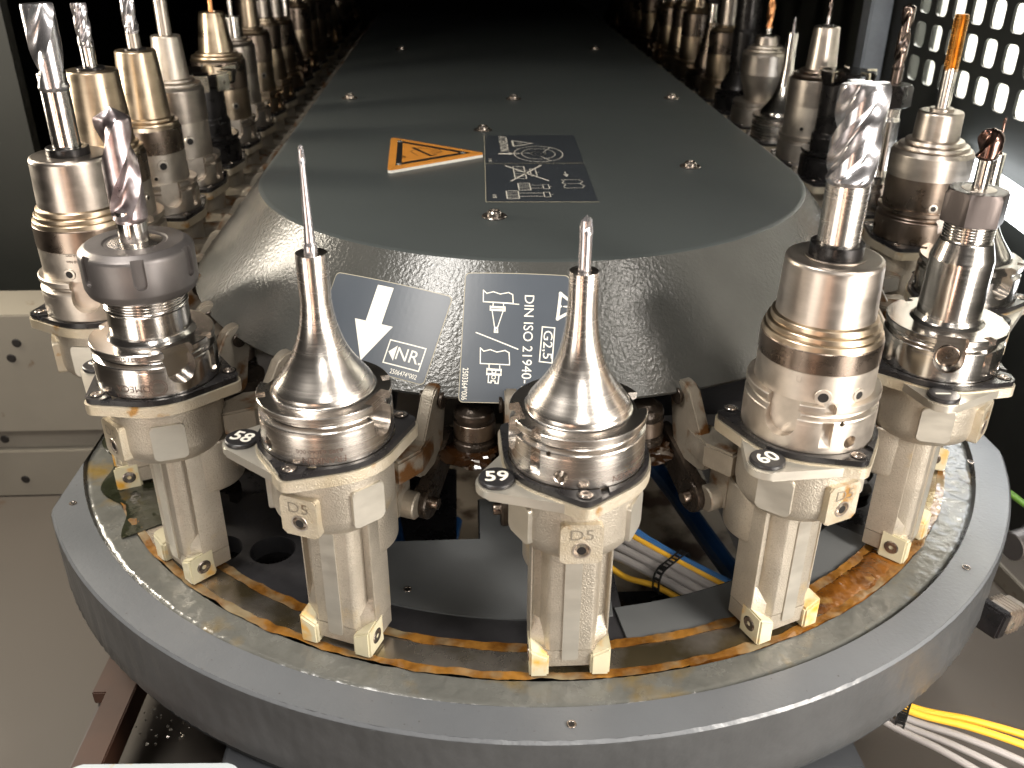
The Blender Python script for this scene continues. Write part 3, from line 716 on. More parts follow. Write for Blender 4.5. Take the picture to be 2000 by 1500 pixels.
# ---- bodies
def b_trumpet(t, m=turned, ztop=65, r0=6.3):
    pts = [(2.9, ztop-3), (3.4, ztop), (r0, ztop), (r0+.1, ztop-.4), (r0+.25, 50)]
    zz = [44, 38, 33, 28, 24, 20, 16.5, 13, 10, 7.5, 5.6, 4.4, 3.4]; rr_ = [6.9, 7.5, 8.3, 9.5, 10.8, 12.4, 14.2, 16.4, 18.6, 20.5, 21.9, 22.7, 23.3]
    pts += list(zip(rr_, zz))+[(23.5, 2.9), (23.6, 0.9), (24.1, .3), (25.0, .02)]
    lathepart("body", pts, m, t, 96, 0, 40)
def b_hydraulic(t, head=(22.0, 62), neck=34, body=28.0, mh=satin, ms=bronze, mb=bodyst, md=darkst, rot=0, rb=28.2):
    r, z = head
    lathepart("clamping_head", [(r*.52, z-1), (r*.54, z), (r-1.6, z), (r-.5, z-.6), (r, z-2), (r*1.035, neck)], mh, t, 96, .3, 34)
    a = r*1.035; d = body-a
    lathepart("stepped_shoulder", [(a, neck), (a+d*.30, neck-.8), (a+d*.36, neck-3.2), (a+d*.30, neck-3.6), (a+d*.62, neck-4.2), (a+d*.68, neck-6.4), (a+d*.62, neck-6.8), (a+d*.86, neck-7.4), (body-.2, neck-10.0)], ms, t, 96, .2)
    zb = neck-10.0
    lathepart("band", [(body-.2, zb), (body+.1, zb-.5), (body+.1, zb*.58)], md, t, 96, .15)
    lathepart("body", [(body+.1, zb*.58), (body-.15, zb*.58-.3), (rb-.2, .02)], mb, t, 96, .15)
def collar(t, r, z0, z1, m=blackox, ri=None):
    lathepart("collet_collar", [(ri or r*.5, z1-.6), (ri or r*.5, z1), (r, z1), (r, z0)], m, t, 64, .4)
def b_slender(t, top=(17.0, 100), neck=52, nr=19.6, body=25.5, mh=bronze, mb=bodyst, md=darkst, ms=bronze):
    r, z = top
    lathepart("clamping_head", [(r*.52, z-1), (r*.54, z), (r-.8, z), (r, z-.9), (nr, neck)], mh, t, 84, .25, 34)
    d = body-nr
    lathepart("stepped_shoulder", [(nr, neck), (nr+d*.35, neck-.8), (nr+d*.4, neck-2.4), (nr+d*.3, neck-2.9), (nr+d*.8, neck-3.8), (nr+d*.86, neck-5.4), (nr+d*.78, neck-5.9), (body, neck-8.5)], ms, t, 84, .15)
    lathepart("band", [(body, neck-8.5), (body+.3, neck-9), (body+.3, neck*.46)], md, t, 84, .1)
    lathepart("body", [(body+.3, neck*.46), (body, neck*.46-.3), (body+.6, .02)], mb, t, 84, .1)
def hexnut(t, R, z0, z1, m=nutm, rot=0):
    bm = bmesh.new(); rings = []
    for rr_, z in ((R*.80, z0), (R*.985, z0+.9), (R, z0+1.6), (R, z1-2.4), (R*.90, z1-.2), (R*.86, z1)):
        rg = []
        for i in range(48):
            a = 2*pi*i/48; q = (a+pi/6) % (pi/3)-pi/6; hx = R*cos(pi/6)/cos(q); r = min(hx, rr_)
            rg.append(bm.verts.new((r*cos(a+rot), r*sin(a+rot), z)))
        rings.append(rg)
    for a, b_ in zip(rings, rings[1:]):
        for s in range(48): bm.faces.new((a[s], a[(s+1) % 48], b_[(s+1) % 48], b_[s]))
    bm.faces.new(rings[0][::-1]); bm.faces.new(rings[-1]); return fin("clamping_nut", bm, m, t, sharp=24)
def thread(t, r, z0, z1, m=bright, pitch=1.5):
    pts = []; z = z1
    while z > z0:
        pts += [(r-.6, z), (r, z-pitch*.35), (r, z-pitch*.6), (r-.6, z-pitch*.95)]; z -= pitch
    lathepart("thread", pts, m, t, 72, 0)
def face_mill(t, R, z0, z1, body_r, m=blackox, nins=5, bz=0, rot=0.3):
    lathepart("arbor", [(body_r*.5, z0+1), (body_r, z0), (body_r*1.02, bz+16), (body_r*1.12, bz+12), (body_r*1.12, bz+.02)], m, t, 72, .4)
    bm = bmesh.new(); lathe(bm, ch([(0, z1), (R*.55, z1), (R*.93, z1-.5), (R*.96, z1-2), (R*.9, z0+2), (body_r, z0-2), (0, z0-2)], .4), 72)
    o = fin("cutter_body", bm, blackoil, t)
    cut = bmesh.new()
    for i in range(nins):
        a = 2*pi*i/nins+rot
        box(cut, -R*.10, R*.26, (z0+z1)/2-(z1-z0)*.55-2, z1+2, R*.55, R*1.2, mtx=radial(a, 0, 0))
    boolean(o, cut)
    for i in range(nins):
        a = 2*pi*i/nins+rot; bm = bmesh.new()
        box(bm, -R*.16, -R*.09, z1-8.5, z1+.8, R*.62, R*1.02, .4, mtx=radial(a, 0, 0)); ins = fin("cutting_insert", bm, insertm, t)
        bm = bmesh.new(); lathe(bm, [(0, .6), (1.2, .5), (1.6, 0)], 14, ax=radial(a, 0, 0) @ Matrix.Translation((-R*.09, z1-4, R*.84)) @ Matrix.Rotation(pi/2, 4, 'Y')); fin("insert_screw", bm, screwm, ins)
def cutter(t, *a, m=carbide, name="cutting_edge", **k):
    bm = bmesh.new(); fluted(bm, *a, **k); return fin(name, bm, m, t, sharp=38)

TG = "tool holders standing in the chain pots"
def newtool(k, label, cat="tool holder"):
    (x, y), a = potpos(k); t = empty("tool_holder", (x, y, 0)); tag(t, label, cat, TG); return t
D = radians
# 59
t = newtool(0, "polished trumpet shaped holder with short pointed engraving cutter in pot 59")
flange(t, turned, D(-82)); b_trumpet(t); shank(t, 2.75, 60, 83, carbide)
bm = bmesh.new(); fluted(bm, 2.9, 81.5, 89.0, 2, .35, .12, 'point', runout=3); fin("cutting_edge", bm, carbide, t)
pr = Print(); pr.text("NEKNARF", 0.1, 0, 0)
pr = Print(); pr.text("FRANKEN", 4.6, 0, 0); pr.text("6392 63060 ...", 3.0, -6, -4.6); pr.build("etched_text", oncyl(31.5, D(42), -21.2, True), etch, t, .05)
# 58
t = newtool(-1, "polished trumpet shaped holder with long thin tapered cutter in pot 58")
flange(t, turned, D(-115)); b_trumpet(t, ztop=66, r0=6.9)
lathepart("cutter_collar", [(2.6, 62), (3.1, 66), (2.95, 69.5), (2.5, 71)], carbide, t, 40, .2)
lathepart("tapered_neck", [(2.5, 70.5), (2.15, 76), (1.15, 104), (1.1, 106)], carbide, t, 40, 0)
bm = bmesh.new(); fluted(bm, 1.45, 105, 113, 2, .4, .2, 'ball', runout=2); fin("cutting_edge", bm, carbide, t)
pr = Print(); pr.text("FRANKEN", 4.6, 0, 0); pr.text("6392 63060 000", 3.0, 2, -4.4, sx=1.1); pr.build("etched_text", oncyl(31.5, D(4), -21.4, True), etch, t, .05)
# 57
t = newtool(-2, "collet chuck with slotted grey nut and violet twist drill in pot 57")
flange(t, bright, D(40)); lathepart("neck", [(20.3, 22), (20.3, 17.4), (20.9, 17), (20.9, 15.8), (20.3, 15.4), (20.6, 3), (21.8, .8), (22.4, .02)], bright, t, 96, .3)
thread(t, 20.9, 17.5, 24.5)
bm = bmesh.new(); lathe(bm, ch([(8.6, 49.4), (15.4, 49.4), (15.6, 50), (23.8, 50), (27.3, 47.4), (28, 45.8), (28, 29), (26.6, 25.4), (25, 24), (8.6, 24), (8.6, 49.4)], .4), 120); bmesh.ops.remove_doubles(bm, verts=bm.verts, dist=.001)
nut = fin("clamping_nut", bm, nutm, t)
cut = bmesh.new()
for i in range(6):
    mt = radial(D(18+60*i), 0, 0); box(cut, -3.1, 3.1, 36, 60, 26.2, 32, mtx=mt)
    lathe(cut, [(0, 26.2), (3.1, 26.2), (3.1, 32), (0, 32)], 24, ax=mt @ Matrix.Translation((0, 36, 0)))
boolean(nut, cut)
bm = bmesh.new(); lathe(bm, ch([(7.3, 49), (7.3, 50.2), (14.0, 49.3), (14.2, 48)], .2), 72); col_ = fin("collet", bm, turned, t)
for i in range(8):
    bm = bmesh.new(); box(bm, -.35, .35, 49.6, 50.1, 7.6, 13.8, mtx=radial(D(20+45*i), 0, 0) ); 
    for v in bm.verts: v.co.z -= .25*(hypot(v.co.x, v.co.y)-7.4)/6.5*3.2
    fin("collet_slit", bm, holed, col_)
lathepart("drill_shank", [(7.3, 48), (7.1, 62), (7.1, 66)], bright, t, 64, 0)
cutter(t, 8.5, 60, 116, 2, .50, 0.62, m=purple, name="drill_flutes", tip='point', land=.46, runout=10, rs=7.1, phase=1.7)
pr = Print(); pr.text("OM31504", 3.3, 0, 0, sx=1.25); pr.build("etched_number", oncyl(31.5, D(-3), -1.7, True), etch, t, .05)
pr = Print(); pr.text("OMEGA", 5.2, 1.5, 0); pr.text("PRODUCTS", 2.4, 4, 4.4, sx=1.2); pr.circle(-11, .2, 4.4, .35); pr.circle(-11, .2, 3.4, .3); pr.line([(-18, 3.5), (-13, 4.6), (-8, 3.6), (-3, 4.2)], .3); pr.build("etched_logo", oncyl(31.5, D(-4), -18.5, True), etch, t, .05)
# 60
t = newtool(1, "large satin hydraulic chuck with bright fluted end mill in pot 60")
flange(t, bodyst, D(-45)); b_hydraulic(t, head=(21.9, 62), neck=35)
collar(t, 11.9, 61, 68.5, blackox, 9.0); lathepart("collet_collar", [(11.9, 61.0), (13.6, 61.6), (13.6, 62.4), (12, 62.4)], satin, t, 64, .1)
shank(t, 9.3, 60, 96, turned)
cutter(t, 10.6, 95, 137, 4, .42, .50, m=silver, tip='flat', land=.30, runout=10, rs=9.3)
setscrew(t, D(-12), 28.2, 3.6, 3.4); setscrew(t, D(24), 28.2, 3.6, 2.8)
pr = Print(); pr.text("U", 4.2, 0, 0); pr.build("stamped_mark", oncyl(28.05, D(-36), 10.5), satin, t, .06)
# 1
t = newtool(2, "shiny collet chuck with dark hexagon nut and burnt ball cutter in pot 1")
flange(t, bright, D(-20))
lathepart("neck", [(12.2, 53), (12.2, 46.5), (13.4, 46), (16.1, 36.5), (16.3, 35.8), (16.5, 4), (17.6, 1.4), (19.5, .02)], bright, t, 84, .3)
thread(t, 12.8, 48.0, 56); hexnut(t, 16.2, 55, 73, mat("brown_black_nut_steel", (0.075, 0.062, 0.058), 0.8, 0.38, 0.06, 900, 0.08, 60), .35)
lathepart("collet", [(3.7, 72.8), (3.8, 73.6), (8.5, 73.2), (8.8, 72.6)], satin, t, 48, .1)
shank(t, 3.6, 70, 92, bright); cutter(t, 6.4, 88, 104, 2, .55, .30, m=burnt, tip='ball', land=.45, runout=7, rs=3.6)
bm = bmesh.new(); lathe(bm, ch([(0, .2), (5.6, .2), (6.2, -.1), (6.2, -.5)], .2), 40, ax=radial(D(-20), 27.0, -11)); dc = fin("keyway_plug", bm, darkst, t)
bm = bmesh.new(); lathe(bm, [(0, -.2), (.7, 0), (1.1, .3)], 14, ax=radial(D(-20), 27.1, -11)); fin("centre_dimple", bm, holed, dc)
# 2
t = newtool(3, "bright trumpet shaped holder with thin ball nosed cutter behind the hexagon nut")
flange(t, bright, D(15)); b_trumpet(t, bright, 67, 5.2); shank(t, 1.5, 60, 70, burnt)
lathepart("cutter_neck", [(2.4, 66), (2.6, 72), (1.0, 77), (.8, 86)], burnt, t, 30, 0); cutter(t, 1.2, 85, 89, 2, .3, .1, m=burnt, tip='ball', runout=1)
# 3
t = newtool(4, "brown tinted hydraulic chuck with golden thread tap beside the perforated panel")
flange(t, darkst, D(15)); b_hydraulic(t, head=(16.0, 70), neck=50, body=29.6, mh=satin, ms=satin, mb=darkst, md=satin, rb=29)
collar(t, 8.6, 69, 72, satin, 5); shank(t, 5.0, 66, 100, bright)
fin("thread_flutes", tapbm(5.6, 98, 136), gold, t); setscrew(t, D(-10), 29.1, 4, 2.8)
# 4
t = newtool(5, "long slim collet chuck with dark hexagon nut and dark twist drill, right row")
flange(t, bright, D(0)); lathepart("neck", [(7.6, 57), (7.6, 50), (9.4, 46), (9.4, 42), (9.9, 6), (12, 1), (13, .02)], bright, t, 64, .3)
thread(t, 8.3, 50, 58); hexnut(t, 15.0, 57, 75, blackox, .1); shank(t, 4.3, 72, 90, darkdrill)
cutter(t, 4.9, 86, 136, 2, .5, .9, m=darkdrill, tip='point', land=.42, runout=8, rs=4.3)
# 5
t = newtool(6, "matt black face mill with silver indexable inserts, right row")
flange(t, blackox, D(0)); face_mill(t, 26, 60, 71, 21.5, blackox, 5, 0, .5)
# 6
t = newtool(7, "slender bronze hydraulic chuck with tiny drill, right row behind black face mill")
flange(t, bodyst, D(0)); b_slender(t, (12.2, 101), 62, 14.6, 28.0, satin, bodyst, satin, darkst); collar(t, 6, 100, 102.5, blackox, 2)
shank(t, 1.5, 98, 112, carbide); cutter(t, 1.9, 110, 132, 2, .5, 1.1, m=darkdrill, tip='point', runout=4, dz=.7); setscrew(t, D(-40), 28.6, 8, 2.6)
# 7
t = newtool(8, "slim polished trumpet shaped holder with fine pointed cutter, right row")
flange(t, turned, D(0)); b_trumpet(t, bright, 84, 5.6); shank(t, 1.4, 80, 92, carbide); cutter(t, 1.4, 91, 100, 2, .5, .2, m=carbide, tip='point', runout=2)
# 8
t = newtool(9, "short barrel shaped hydraulic chuck with copper coloured twist drill, right row")
flange(t, bodyst, D(0)); b_hydraulic(t, (13.5, 72), 62, 26.5, satin, bodyst, bodyst, satin, rb=18); collar(t, 8, 71, 73.5, blackox, 5)
shank(t, 3.4, 70, 82, bright); cutter(t, 4.4, 80, 125, 2, .5, .9, m=copperd, tip='point', land=.4, runout=6)
# 9
t = newtool(10, "tall dark boring bar holder with grey side, right row behind copper drill")
flange(t, blackox, D(0)); lathepart("boring_bar", [(0, 160), (15, 160), (15.5, 158), (15.5, 70), (17, 66), (17, 20), (25, 4), (26, .02)], blackox, t, 64, .4)
# left row
t = newtool(-3, "hydraulic chuck with large two fluted silver end mill in front of the dark left wall")
flange(t, bodyst, D(8)); b_hydraulic(t, (22.3, 70), 41, 28.3, satin, bronze, bodyst, darkst)
collar(t, 12, 69, 74.5, blackox, 8); shank(t, 7.8, 68, 116, bright)
cutter(t, 8.6, 106, 152, 2, .46, .42, m=silver, tip='flat', land=.46, runout=14, rs=7.8, phase=.7)
bm = bmesh.new(); prism(bm, [(0, 0), (8.5, 0), (11.5, 3), (11.5, 9), (0, 9)], -1.2, 1.2, .2, mtx=radial(D(-100), 0, 0) @ Matrix.Rotation(pi/2, 4, 'Y') @ Matrix.Rotation(pi/2, 4, 'Z') @ Matrix.Translation((0, 0, 0)))
bm.free()
setscrew(t, D(-6), 28.3, 5, 3.0)
pr = Print(); pr.text("max. 10 Nm", 2.4, 0, 0); pr.text("Ø 16 mm", 2.4, 1, -3.6); pr.build("etched_text", oncyl(28.35, D(6), 13, True), etch, t, .06)
t = newtool(-4, "wide tapered brass toned hydraulic chuck with small end mill, nearest in left row")
flange(t, bodyst, D(20)); b_slender(t, (17.4, 100), 52, 20.2, 25.8); collar(t, 9.5, 99, 101.8, blackox, 5); shank(t, 4.6, 97, 118, bright)
cutter(t, 5.0, 114, 142, 4, .4, .55, m=carbide, tip='flat', runout=7, rs=4.6); setscrew(t, D(42), 26.3, 11, 4.2); setscrew(t, D(75), 26.2, 12, 2.2)
t = newtool(-5, "brass toned hydraulic chuck with end mill and two round side holes, second in left row")
flange(t, bodyst, D(35)); b_slender(t, (15.4, 100), 50, 18.6, 25.0); collar(t, 8.4, 99, 101.5, blackox, 5); shank(t, 5.0, 97, 114, satin)
cutter(t, 5.4, 112, 150, 3, .42, .5, m=carbide, tip='flat', runout=7, rs=5.0); setscrew(t, D(32), 25.4, 14, 4.0); setscrew(t, D(16), 25.6, 4.6, 2.0)
t = newtool(-6, "grey frosted slender chuck with plain round shank, third in left row")
flange(t, bodyst, D(35)); b_slender(t, (12.2, 101), 66, 14.8, 25.2, bodyst, bodyst, satin, bodyst); shank(t, 5.6, 97, 150, satin); setscrew(t, D(32), 25.6, 15, 4.0); setscrew(t, D(14), 25.6, 4.6, 2.0)
t = newtool(-7, "black disc milling cutter with bright inserts, fourth in left row")
flange(t, blackox, D(10)); face_mill(t, 38, 46, 60, 22, blackox, 6, 0, .25)
for az, hw_ in ((16, 8), (-14, 5), (52, 7)):
    bm = bmesh.new(); box(bm, -hw_, hw_, 44.5, 59, 34.6, 37.6, .6, mtx=radial(D(az), 0, 0)); ins = fin("cutting_insert", bm, insertm, t)
    bm = bmesh.new(); lathe(bm, [(0, .5), (1.4, .4), (1.8, 0)], 14, ax=radial(D(az), 37.6, 52)); fin("insert_screw", bm, screwm, ins)
t = newtool(-8, "bronze conical chuck rising behind the black disc cutter, left row")
flange(t, bodyst, D(30)); b_slender(t, (12.6, 104), 66, 17.8, 27.5, bronze, bronze, darkst, bronze); shank(t, 2.6, 100, 150, copperd); setscrew(t, D(40), 27.9, 14, 3)
t = newtool(-9, "small chuck with pale hexagon sleeve and silver shank, left row")
flange(t, bodyst, D(30)); b_slender(t, (10.6, 92), 70, 11.0, 22.0, bright, bodyst, satin, satin); shank(t, 3.2, 88, 128, bright); setscrew(t, D(35), 22.4, 14, 3)
# the dim rest of both rows: four kinds, copied with their parts
def kids(o): return [c for c in o.children]
def copytree(o, parent=None):
    c = o.copy(); COL.objects.link(c); c.parent = parent
    for ch_ in kids(o): copytree(ch_, c)
    return c
protos = []
t = newtool(-10, "dull bronze slender chuck with dark shank, seventh in left row"); flange(t, bronze, D(30)); b_slender(t, (11.5, 128), 72, 13.4, 24.0, bronze, bronze, darkst, bronze); shank(t, 3.0, 120, 160, darkdrill); setscrew(t, D(40), 24.4, 18, 3); protos.append(t)
t = newtool(-11, "dim hydraulic chuck with short pale head, eighth in left row"); flange(t, bronze, D(30)); b_hydraulic(t, (13, 96), 74, 22, satin, bronze, bronze, darkst, rb=26); shank(t, 3.5, 90, 130, bright); protos.append(t)
t = newtool(11, "dim slender bronze chuck behind the dark boring bar, right row"); flange(t, bronze, D(30)); b_slender(t, (12.2, 122), 66, 13.6, 24.5, satin, bronze, darkst, bronze); shank(t, 3.0, 118, 160, darkdrill); protos.append(t)
t = newtool(12, "dark collet chuck with black hexagon nut deep in the right row"); flange(t, darkst, D(30)); lathepart("neck", [(8, 60), (10, 50), (12, 40), (20, 8), (22, .02)], darkst, t, 48, .3); hexnut(t, 14, 84, 104, blackox, .2); lathepart("neck", [(8, 84), (8.5, 60)], bright, t, 48, 0); shank(t, 3, 100, 140, satin); protos.append(t)
words = ["dim bronze chuck with dark shank", "dim pale headed chuck", "dim slender satin chuck", "dark chuck with black hexagon nut"]
seqL = {-12: 2, -13: 3, -14: 0, -15: 1, -16: 2, -17: 0, -18: 1, -19: 3, -20: 2, -21: 0, -22: 1}; seqR = {13: 0, 14: 1, 15: 2, 16: 3, 17: 0, 18: 2, 19: 1, 20: 0, 21: 2, 22: 3}
for k, i in list(seqL.items())+list(seqR.items()):
    (x, y), a = potpos(k); c = copytree(protos[i]); c.location = Vector((x, y, 0))*S; c.rotation_euler = (0, 0, k*.7)
    c["label"] = "%s, %s from the front in the %s row" % (words[i], ordinal(abs(k)-3), "left" if k < 0 else "right")

# ------------------------------------------------------------------ tool pots (local frame: -y = outward)
def build_pot():
    p = empty("tool_pot")
    tri3 = [(0, -36.0), (29.5, 23.5), (-29.5, 23.5)]
    plate = hull([(0, 0, 34.0)]+[(x, y, 5.0) for x, y in tri3], 48)
    bm = bmesh.new(); prism(bm, plate, -27.6, -24.6, .5); o = fin("retaining_plate", bm, blackpl, p)
    cut = bmesh.new(); lathe(cut, [(0, -40), (31.9, -40), (31.9, -10), (0, -10)], 96); box(cut, 7, 11, -40, -30, -26.2, -20); boolean(o, cut)
    bm = bmesh.new(); prism(bm, hull([(0, 0, 35.0)]+[(x, y, 6.0) for x, y in tri3], 48), -33.6, -27.8, .7)
    fin("casting_flange", bm, aluoil, p)
    bm = bmesh.new(); prism(bm, hull([(-37.7, -17.0, 9.6), (-8, -34, 3), (-22, 20, 3), (0, -10, 10)], 32), -33.2, -28.4, .7); ear = fin("number_ear", bm, alumill, p)
    bm = bmesh.new(); lathe(bm, ch([(0, -27.6), (30.4, -27.6), (30.4, -58), (29.4, -62.5), (26.5, -66.5), (23.0, -68.8), (21, -69.5), (0, -69.5)], .5), 96)
    fin("barrel", bm, alu, p)
    # inner sleeve behind the stem
    bm = bmesh.new(); lathe(bm, ch([(0, -66), (23.5, -66), (23.2, -96), (21.5, -98), (0, -98)], .8), 72, c=(0, 15.5)); fin("sleeve", bm, alu, p)
    # stem: central rib, side channels, milled strip
    bm = bmesh.new()
    hp = [(20.6, 12), (20.6, -3.4), (20.2, -4.6), (19.5, -4.6), (18.7, -1.6), (15.0, -2.2), (13.4, -7.6), (11.0, -11.2), (10.0, -11.5)]
    prof = [(-x, y) for x, y in hp]+hp[::-1]
    prism(bm, prof, -137, -64); fin("stem", bm, alu, p, sharp=40)
    for sg in (-1, 1):      # sloping end of the channel
        bm = bmesh.new()
        vs = [bm.verts.new((sg*x, y, z)) for x, y, z in ((12.5, -1.5, -121), (19.4, -1.5, -121), (19.4, -1.5, -137), (12.5, -1.5, -137), (12.5, -8.4, -130), (19.9, -4.4, -130), (19.9, -4.4, -137), (12.5, -8.4, -137))]
        for f in ((0, 1, 5, 4), (4, 5, 6, 7), (0, 4, 7, 3), (1, 2, 6, 5), (2, 3, 7, 6), (0, 3, 2, 1)): bm.faces.new([vs[q] for q in f])
        fin("channel_end", bm, alu, p, sharp=40)
    bm = bmesh.new(); prism(bm, [(-20.4, 12), (-20.4, -3.5), (-11.4, -11.4), (11.4, -11.4), (20.4, -3.5), (20.4, 12)], -148.6, -136.8, .8); fin("stem_foot", bm, alu, p)
    bm = bmesh.new(); prism(bm, rrect(8.4, 67, 1.2), 0, 1.3, .3, mtx=radial(0, 11.1, -109.5)); fin("milled_strip", bm, alumill, p)
    # front pad with hole
    bm = bmesh.new(); prism(bm, rrect(19.5, 21.5, 2.2), 0, 6.4, .6, mtx=radial(0, 26.2, -53.6)); pad = fin("index_pad", bm, aluoil, p)
    bm = bmesh.new(); lathe(bm, [(0, -2.5), (3.4, -2.2), (3.7, .3), (4.3, .35), (4.4, .1)], 32, ax=radial(0, 32.6, -56.8))
    hh = fin("pad_hole", bm, plugm, pad)
    bm = bmesh.new(); lathe(bm, [(0, .12), (2.2, .12)], 20, ax=radial(0, 32.6, -57.0)); fin("hole_bottom", bm, holed, hh)
    cut = bmesh.new(); lathe(cut, [(0, -3), (3.7, -3), (3.7, 5), (0, 5)], 32, ax=radial(0, 32.6, -56.8)); boolean(pad, cut)
    pr = Print(); pr.text("D5", 8.0, 0, 0, 0, -.1, sx=1.2); pr.build("raised_marking", lambda x, y, off: (x, -32.6-off, -48.6+y), aludark, pad, .25)
    # side label pads
    for az in (62, -62):
        bm = bmesh.new(); prism(bm, rrect(17.5, 20.5, 2.4), 0, 4.6, .4, mtx=radial(D(az), 26.8, -51.5)); fin("side_pad", bm, alumill, p)
    # guide shoes
    for sg in (-1, 1):
        bm = bmesh.new()
        vs = [(sg*x, y, z) for x, y, z in ((10.8, -14.2, -152.6), (20.9, -14.2, -152.6), (20.9, 2.0, -152.6), (10.8, 2.0, -152.6),
              (10.8, -14.2, -139.6), (20.9, -14.2, -134.4), (20.9, 2.0, -133.0), (10.8, 2.0, -138.2))]
        V = [bm.verts.new(c) for c in vs]
        for f in ((0, 1, 2, 3), (4, 5, 6, 7), (0, 1, 5, 4), (1, 2, 6, 5), (2, 3, 7, 6), (3, 0, 4, 7)): bm.faces.new([V[i] for i in f])
        bmesh.ops.bevel(bm, geom=bm.edges[:], offset=1.1, segments=2, affect='EDGES'); sh = fin("guide_shoe", bm, shoe, p)
        mt = Matrix.Translation((sg*20.9, -5.6, -143.2)) @ Matrix.Rotation(sg*pi/2, 4, 'Y')
        bm = bmesh.new(); lathe(bm, [(0, -.9), (1.2, -.9), (1.4, .35), (3.6, .45), (4.3, .1), (4.4, -.3)], 28, ax=mt); fin("shoe_screw", bm, screwm, sh)
    # plate screws
    for x, y in ((0, -33.5), (25.5, 25.0), (-25.5, 25.0)):
        bm = bmesh.new(); lathe(bm, [(4.0, .1), (3.5, .25), (3.2, -.1)], 28); q = fin("screw_recess", bm, blackox, p, (x, y*1.06, -24.5))
        bm = bmesh.new(); lathe(bm, [(0, .0), (1.0, .0), (1.3, .75), (2.2, .7), (2.7, .2), (3.2, .1)], 24); fin("screw", bm, screwm, p, (x, y*1.06, -24.45))
    # bracket arms and clevis ears at the back
    for sg in (-1, 1):
        bm = bmesh.new()
        prism(bm, [(sg*x, y) for x, y in [(14, 22), (27, 18), (33, 34), (31, 52), (20, 54), (12, 40)]], -62, -48, 1.2)
        box(bm, min(sg*15, sg*21), max(sg*15, sg*21), 30, 42, -84, -50, .8)
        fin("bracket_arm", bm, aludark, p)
        bm = bmesh.new()
        mt = Matrix.Translation((sg*27, 0, 0)) @ Matrix.Rotation(pi/2, 4, 'Z') @ Matrix.Rotation(pi/2, 4, 'X')
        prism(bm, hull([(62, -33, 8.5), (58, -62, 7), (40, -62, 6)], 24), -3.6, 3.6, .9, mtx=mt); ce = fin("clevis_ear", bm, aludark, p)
        bm = bmesh.new(); lathe(bm, ch([(0, -6.5), (4.6, -6.5), (4.6, -4.8), (3.2, -4.4), (3.2, 4.4), (4.6, 4.8), (4.6, 6.5), (0, 6.5)], .3), 24, ax=mt @ Matrix.Translation((62, -33, 0))); fin("clevis_pin", bm, linkm, ce)
        bm = bmesh.new(); mt2 = Matrix.Translation((sg*29, 34, -84)) @ Matrix.Rotation(sg*pi/2, 4, 'Y')
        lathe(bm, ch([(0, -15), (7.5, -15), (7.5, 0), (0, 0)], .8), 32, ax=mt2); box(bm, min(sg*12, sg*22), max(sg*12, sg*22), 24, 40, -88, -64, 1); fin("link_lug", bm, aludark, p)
    return p
pot = build_pot()
PG = "tool pots hanging in the chain"
bm = bmesh.new(); lathe(bm, ch([(0, 0), (8.0, 0), (8.3, -.8), (8.3, -2.2), (0, -2.2)], .4), 48); disc0 = fin("number_disc", bm, discm, None, (-37.7, -17.0, -26.2))
discme = disc0.data; bpy.data.objects.remove(disc0)
num_of = {k: (59+k if k < 2 else k-1) for k in range(KMIN, KMAX+1)}
PK = {}
for k in range(KMIN, KMAX+1):
    (x, y), a = potpos(k)
    p = pot if k == 0 else copytree(pot)
    p.location = Vector((x, y, 0))*S; p.rotation_euler = (0, 0, a)
    n = num_of[k]
    if abs(k) > 8:          # deep in the dark only the upper half can be seen
        for c in list(p.children):
            if c.name.split(".")[0] in ("guide_shoe", "stem_foot", "milled_strip", "raised_marking", "side_pad", "index_pad"):
                for g in list(c.children):
                    for gg in list(g.children): bpy.data.objects.remove(gg)
                    bpy.data.objects.remove(g)
                bpy.data.objects.remove(c)
    if -3 < k < 4:
        lab = {-1: "tool pot numbered 58 carrying the holder with the long thin cutter", 0: "centre front tool pot numbered 59, facing the camera", 1: "tool pot numbered 60 under the largest satin chuck", 2: "shaded tool pot numbered 1 near the bright right side of the ring"}.get(k, "")
        if k == -2: lab = "cast aluminium tool pot half hiding its number disc, under the slotted nut chuck"
        if k == 3: lab = "cast aluminium tool pot at the far right, behind pot numbered 1"
    elif k == -3: lab = "leftmost aluminium tool pot with green sludge at its white guide shoes"
    else: lab = "cast aluminium tool pot, %s from the front bend in the %s row" % (ordinal(abs(k)-3), "left" if k < 0 else "right")
    tag(p, lab, "tool pot", PG)
    PK[k] = p
for k, p in PK.items():
    n = num_of[k]
    if -4 < k < 7:
        d = place("number_disc", discme, p, (-37.7, -17.0, -26.2))
        d["label"] = "black number disc reading %d" % n
        pr = Print(); rot = {2: 40}.get(k, 0)
        pr.text(str(n), 11.2, 0, 0.1, rot, .24, sx=1.0)
        pr.build("numeral", lambda x_, y_, off: (x_, y_, off), white, d, .06)

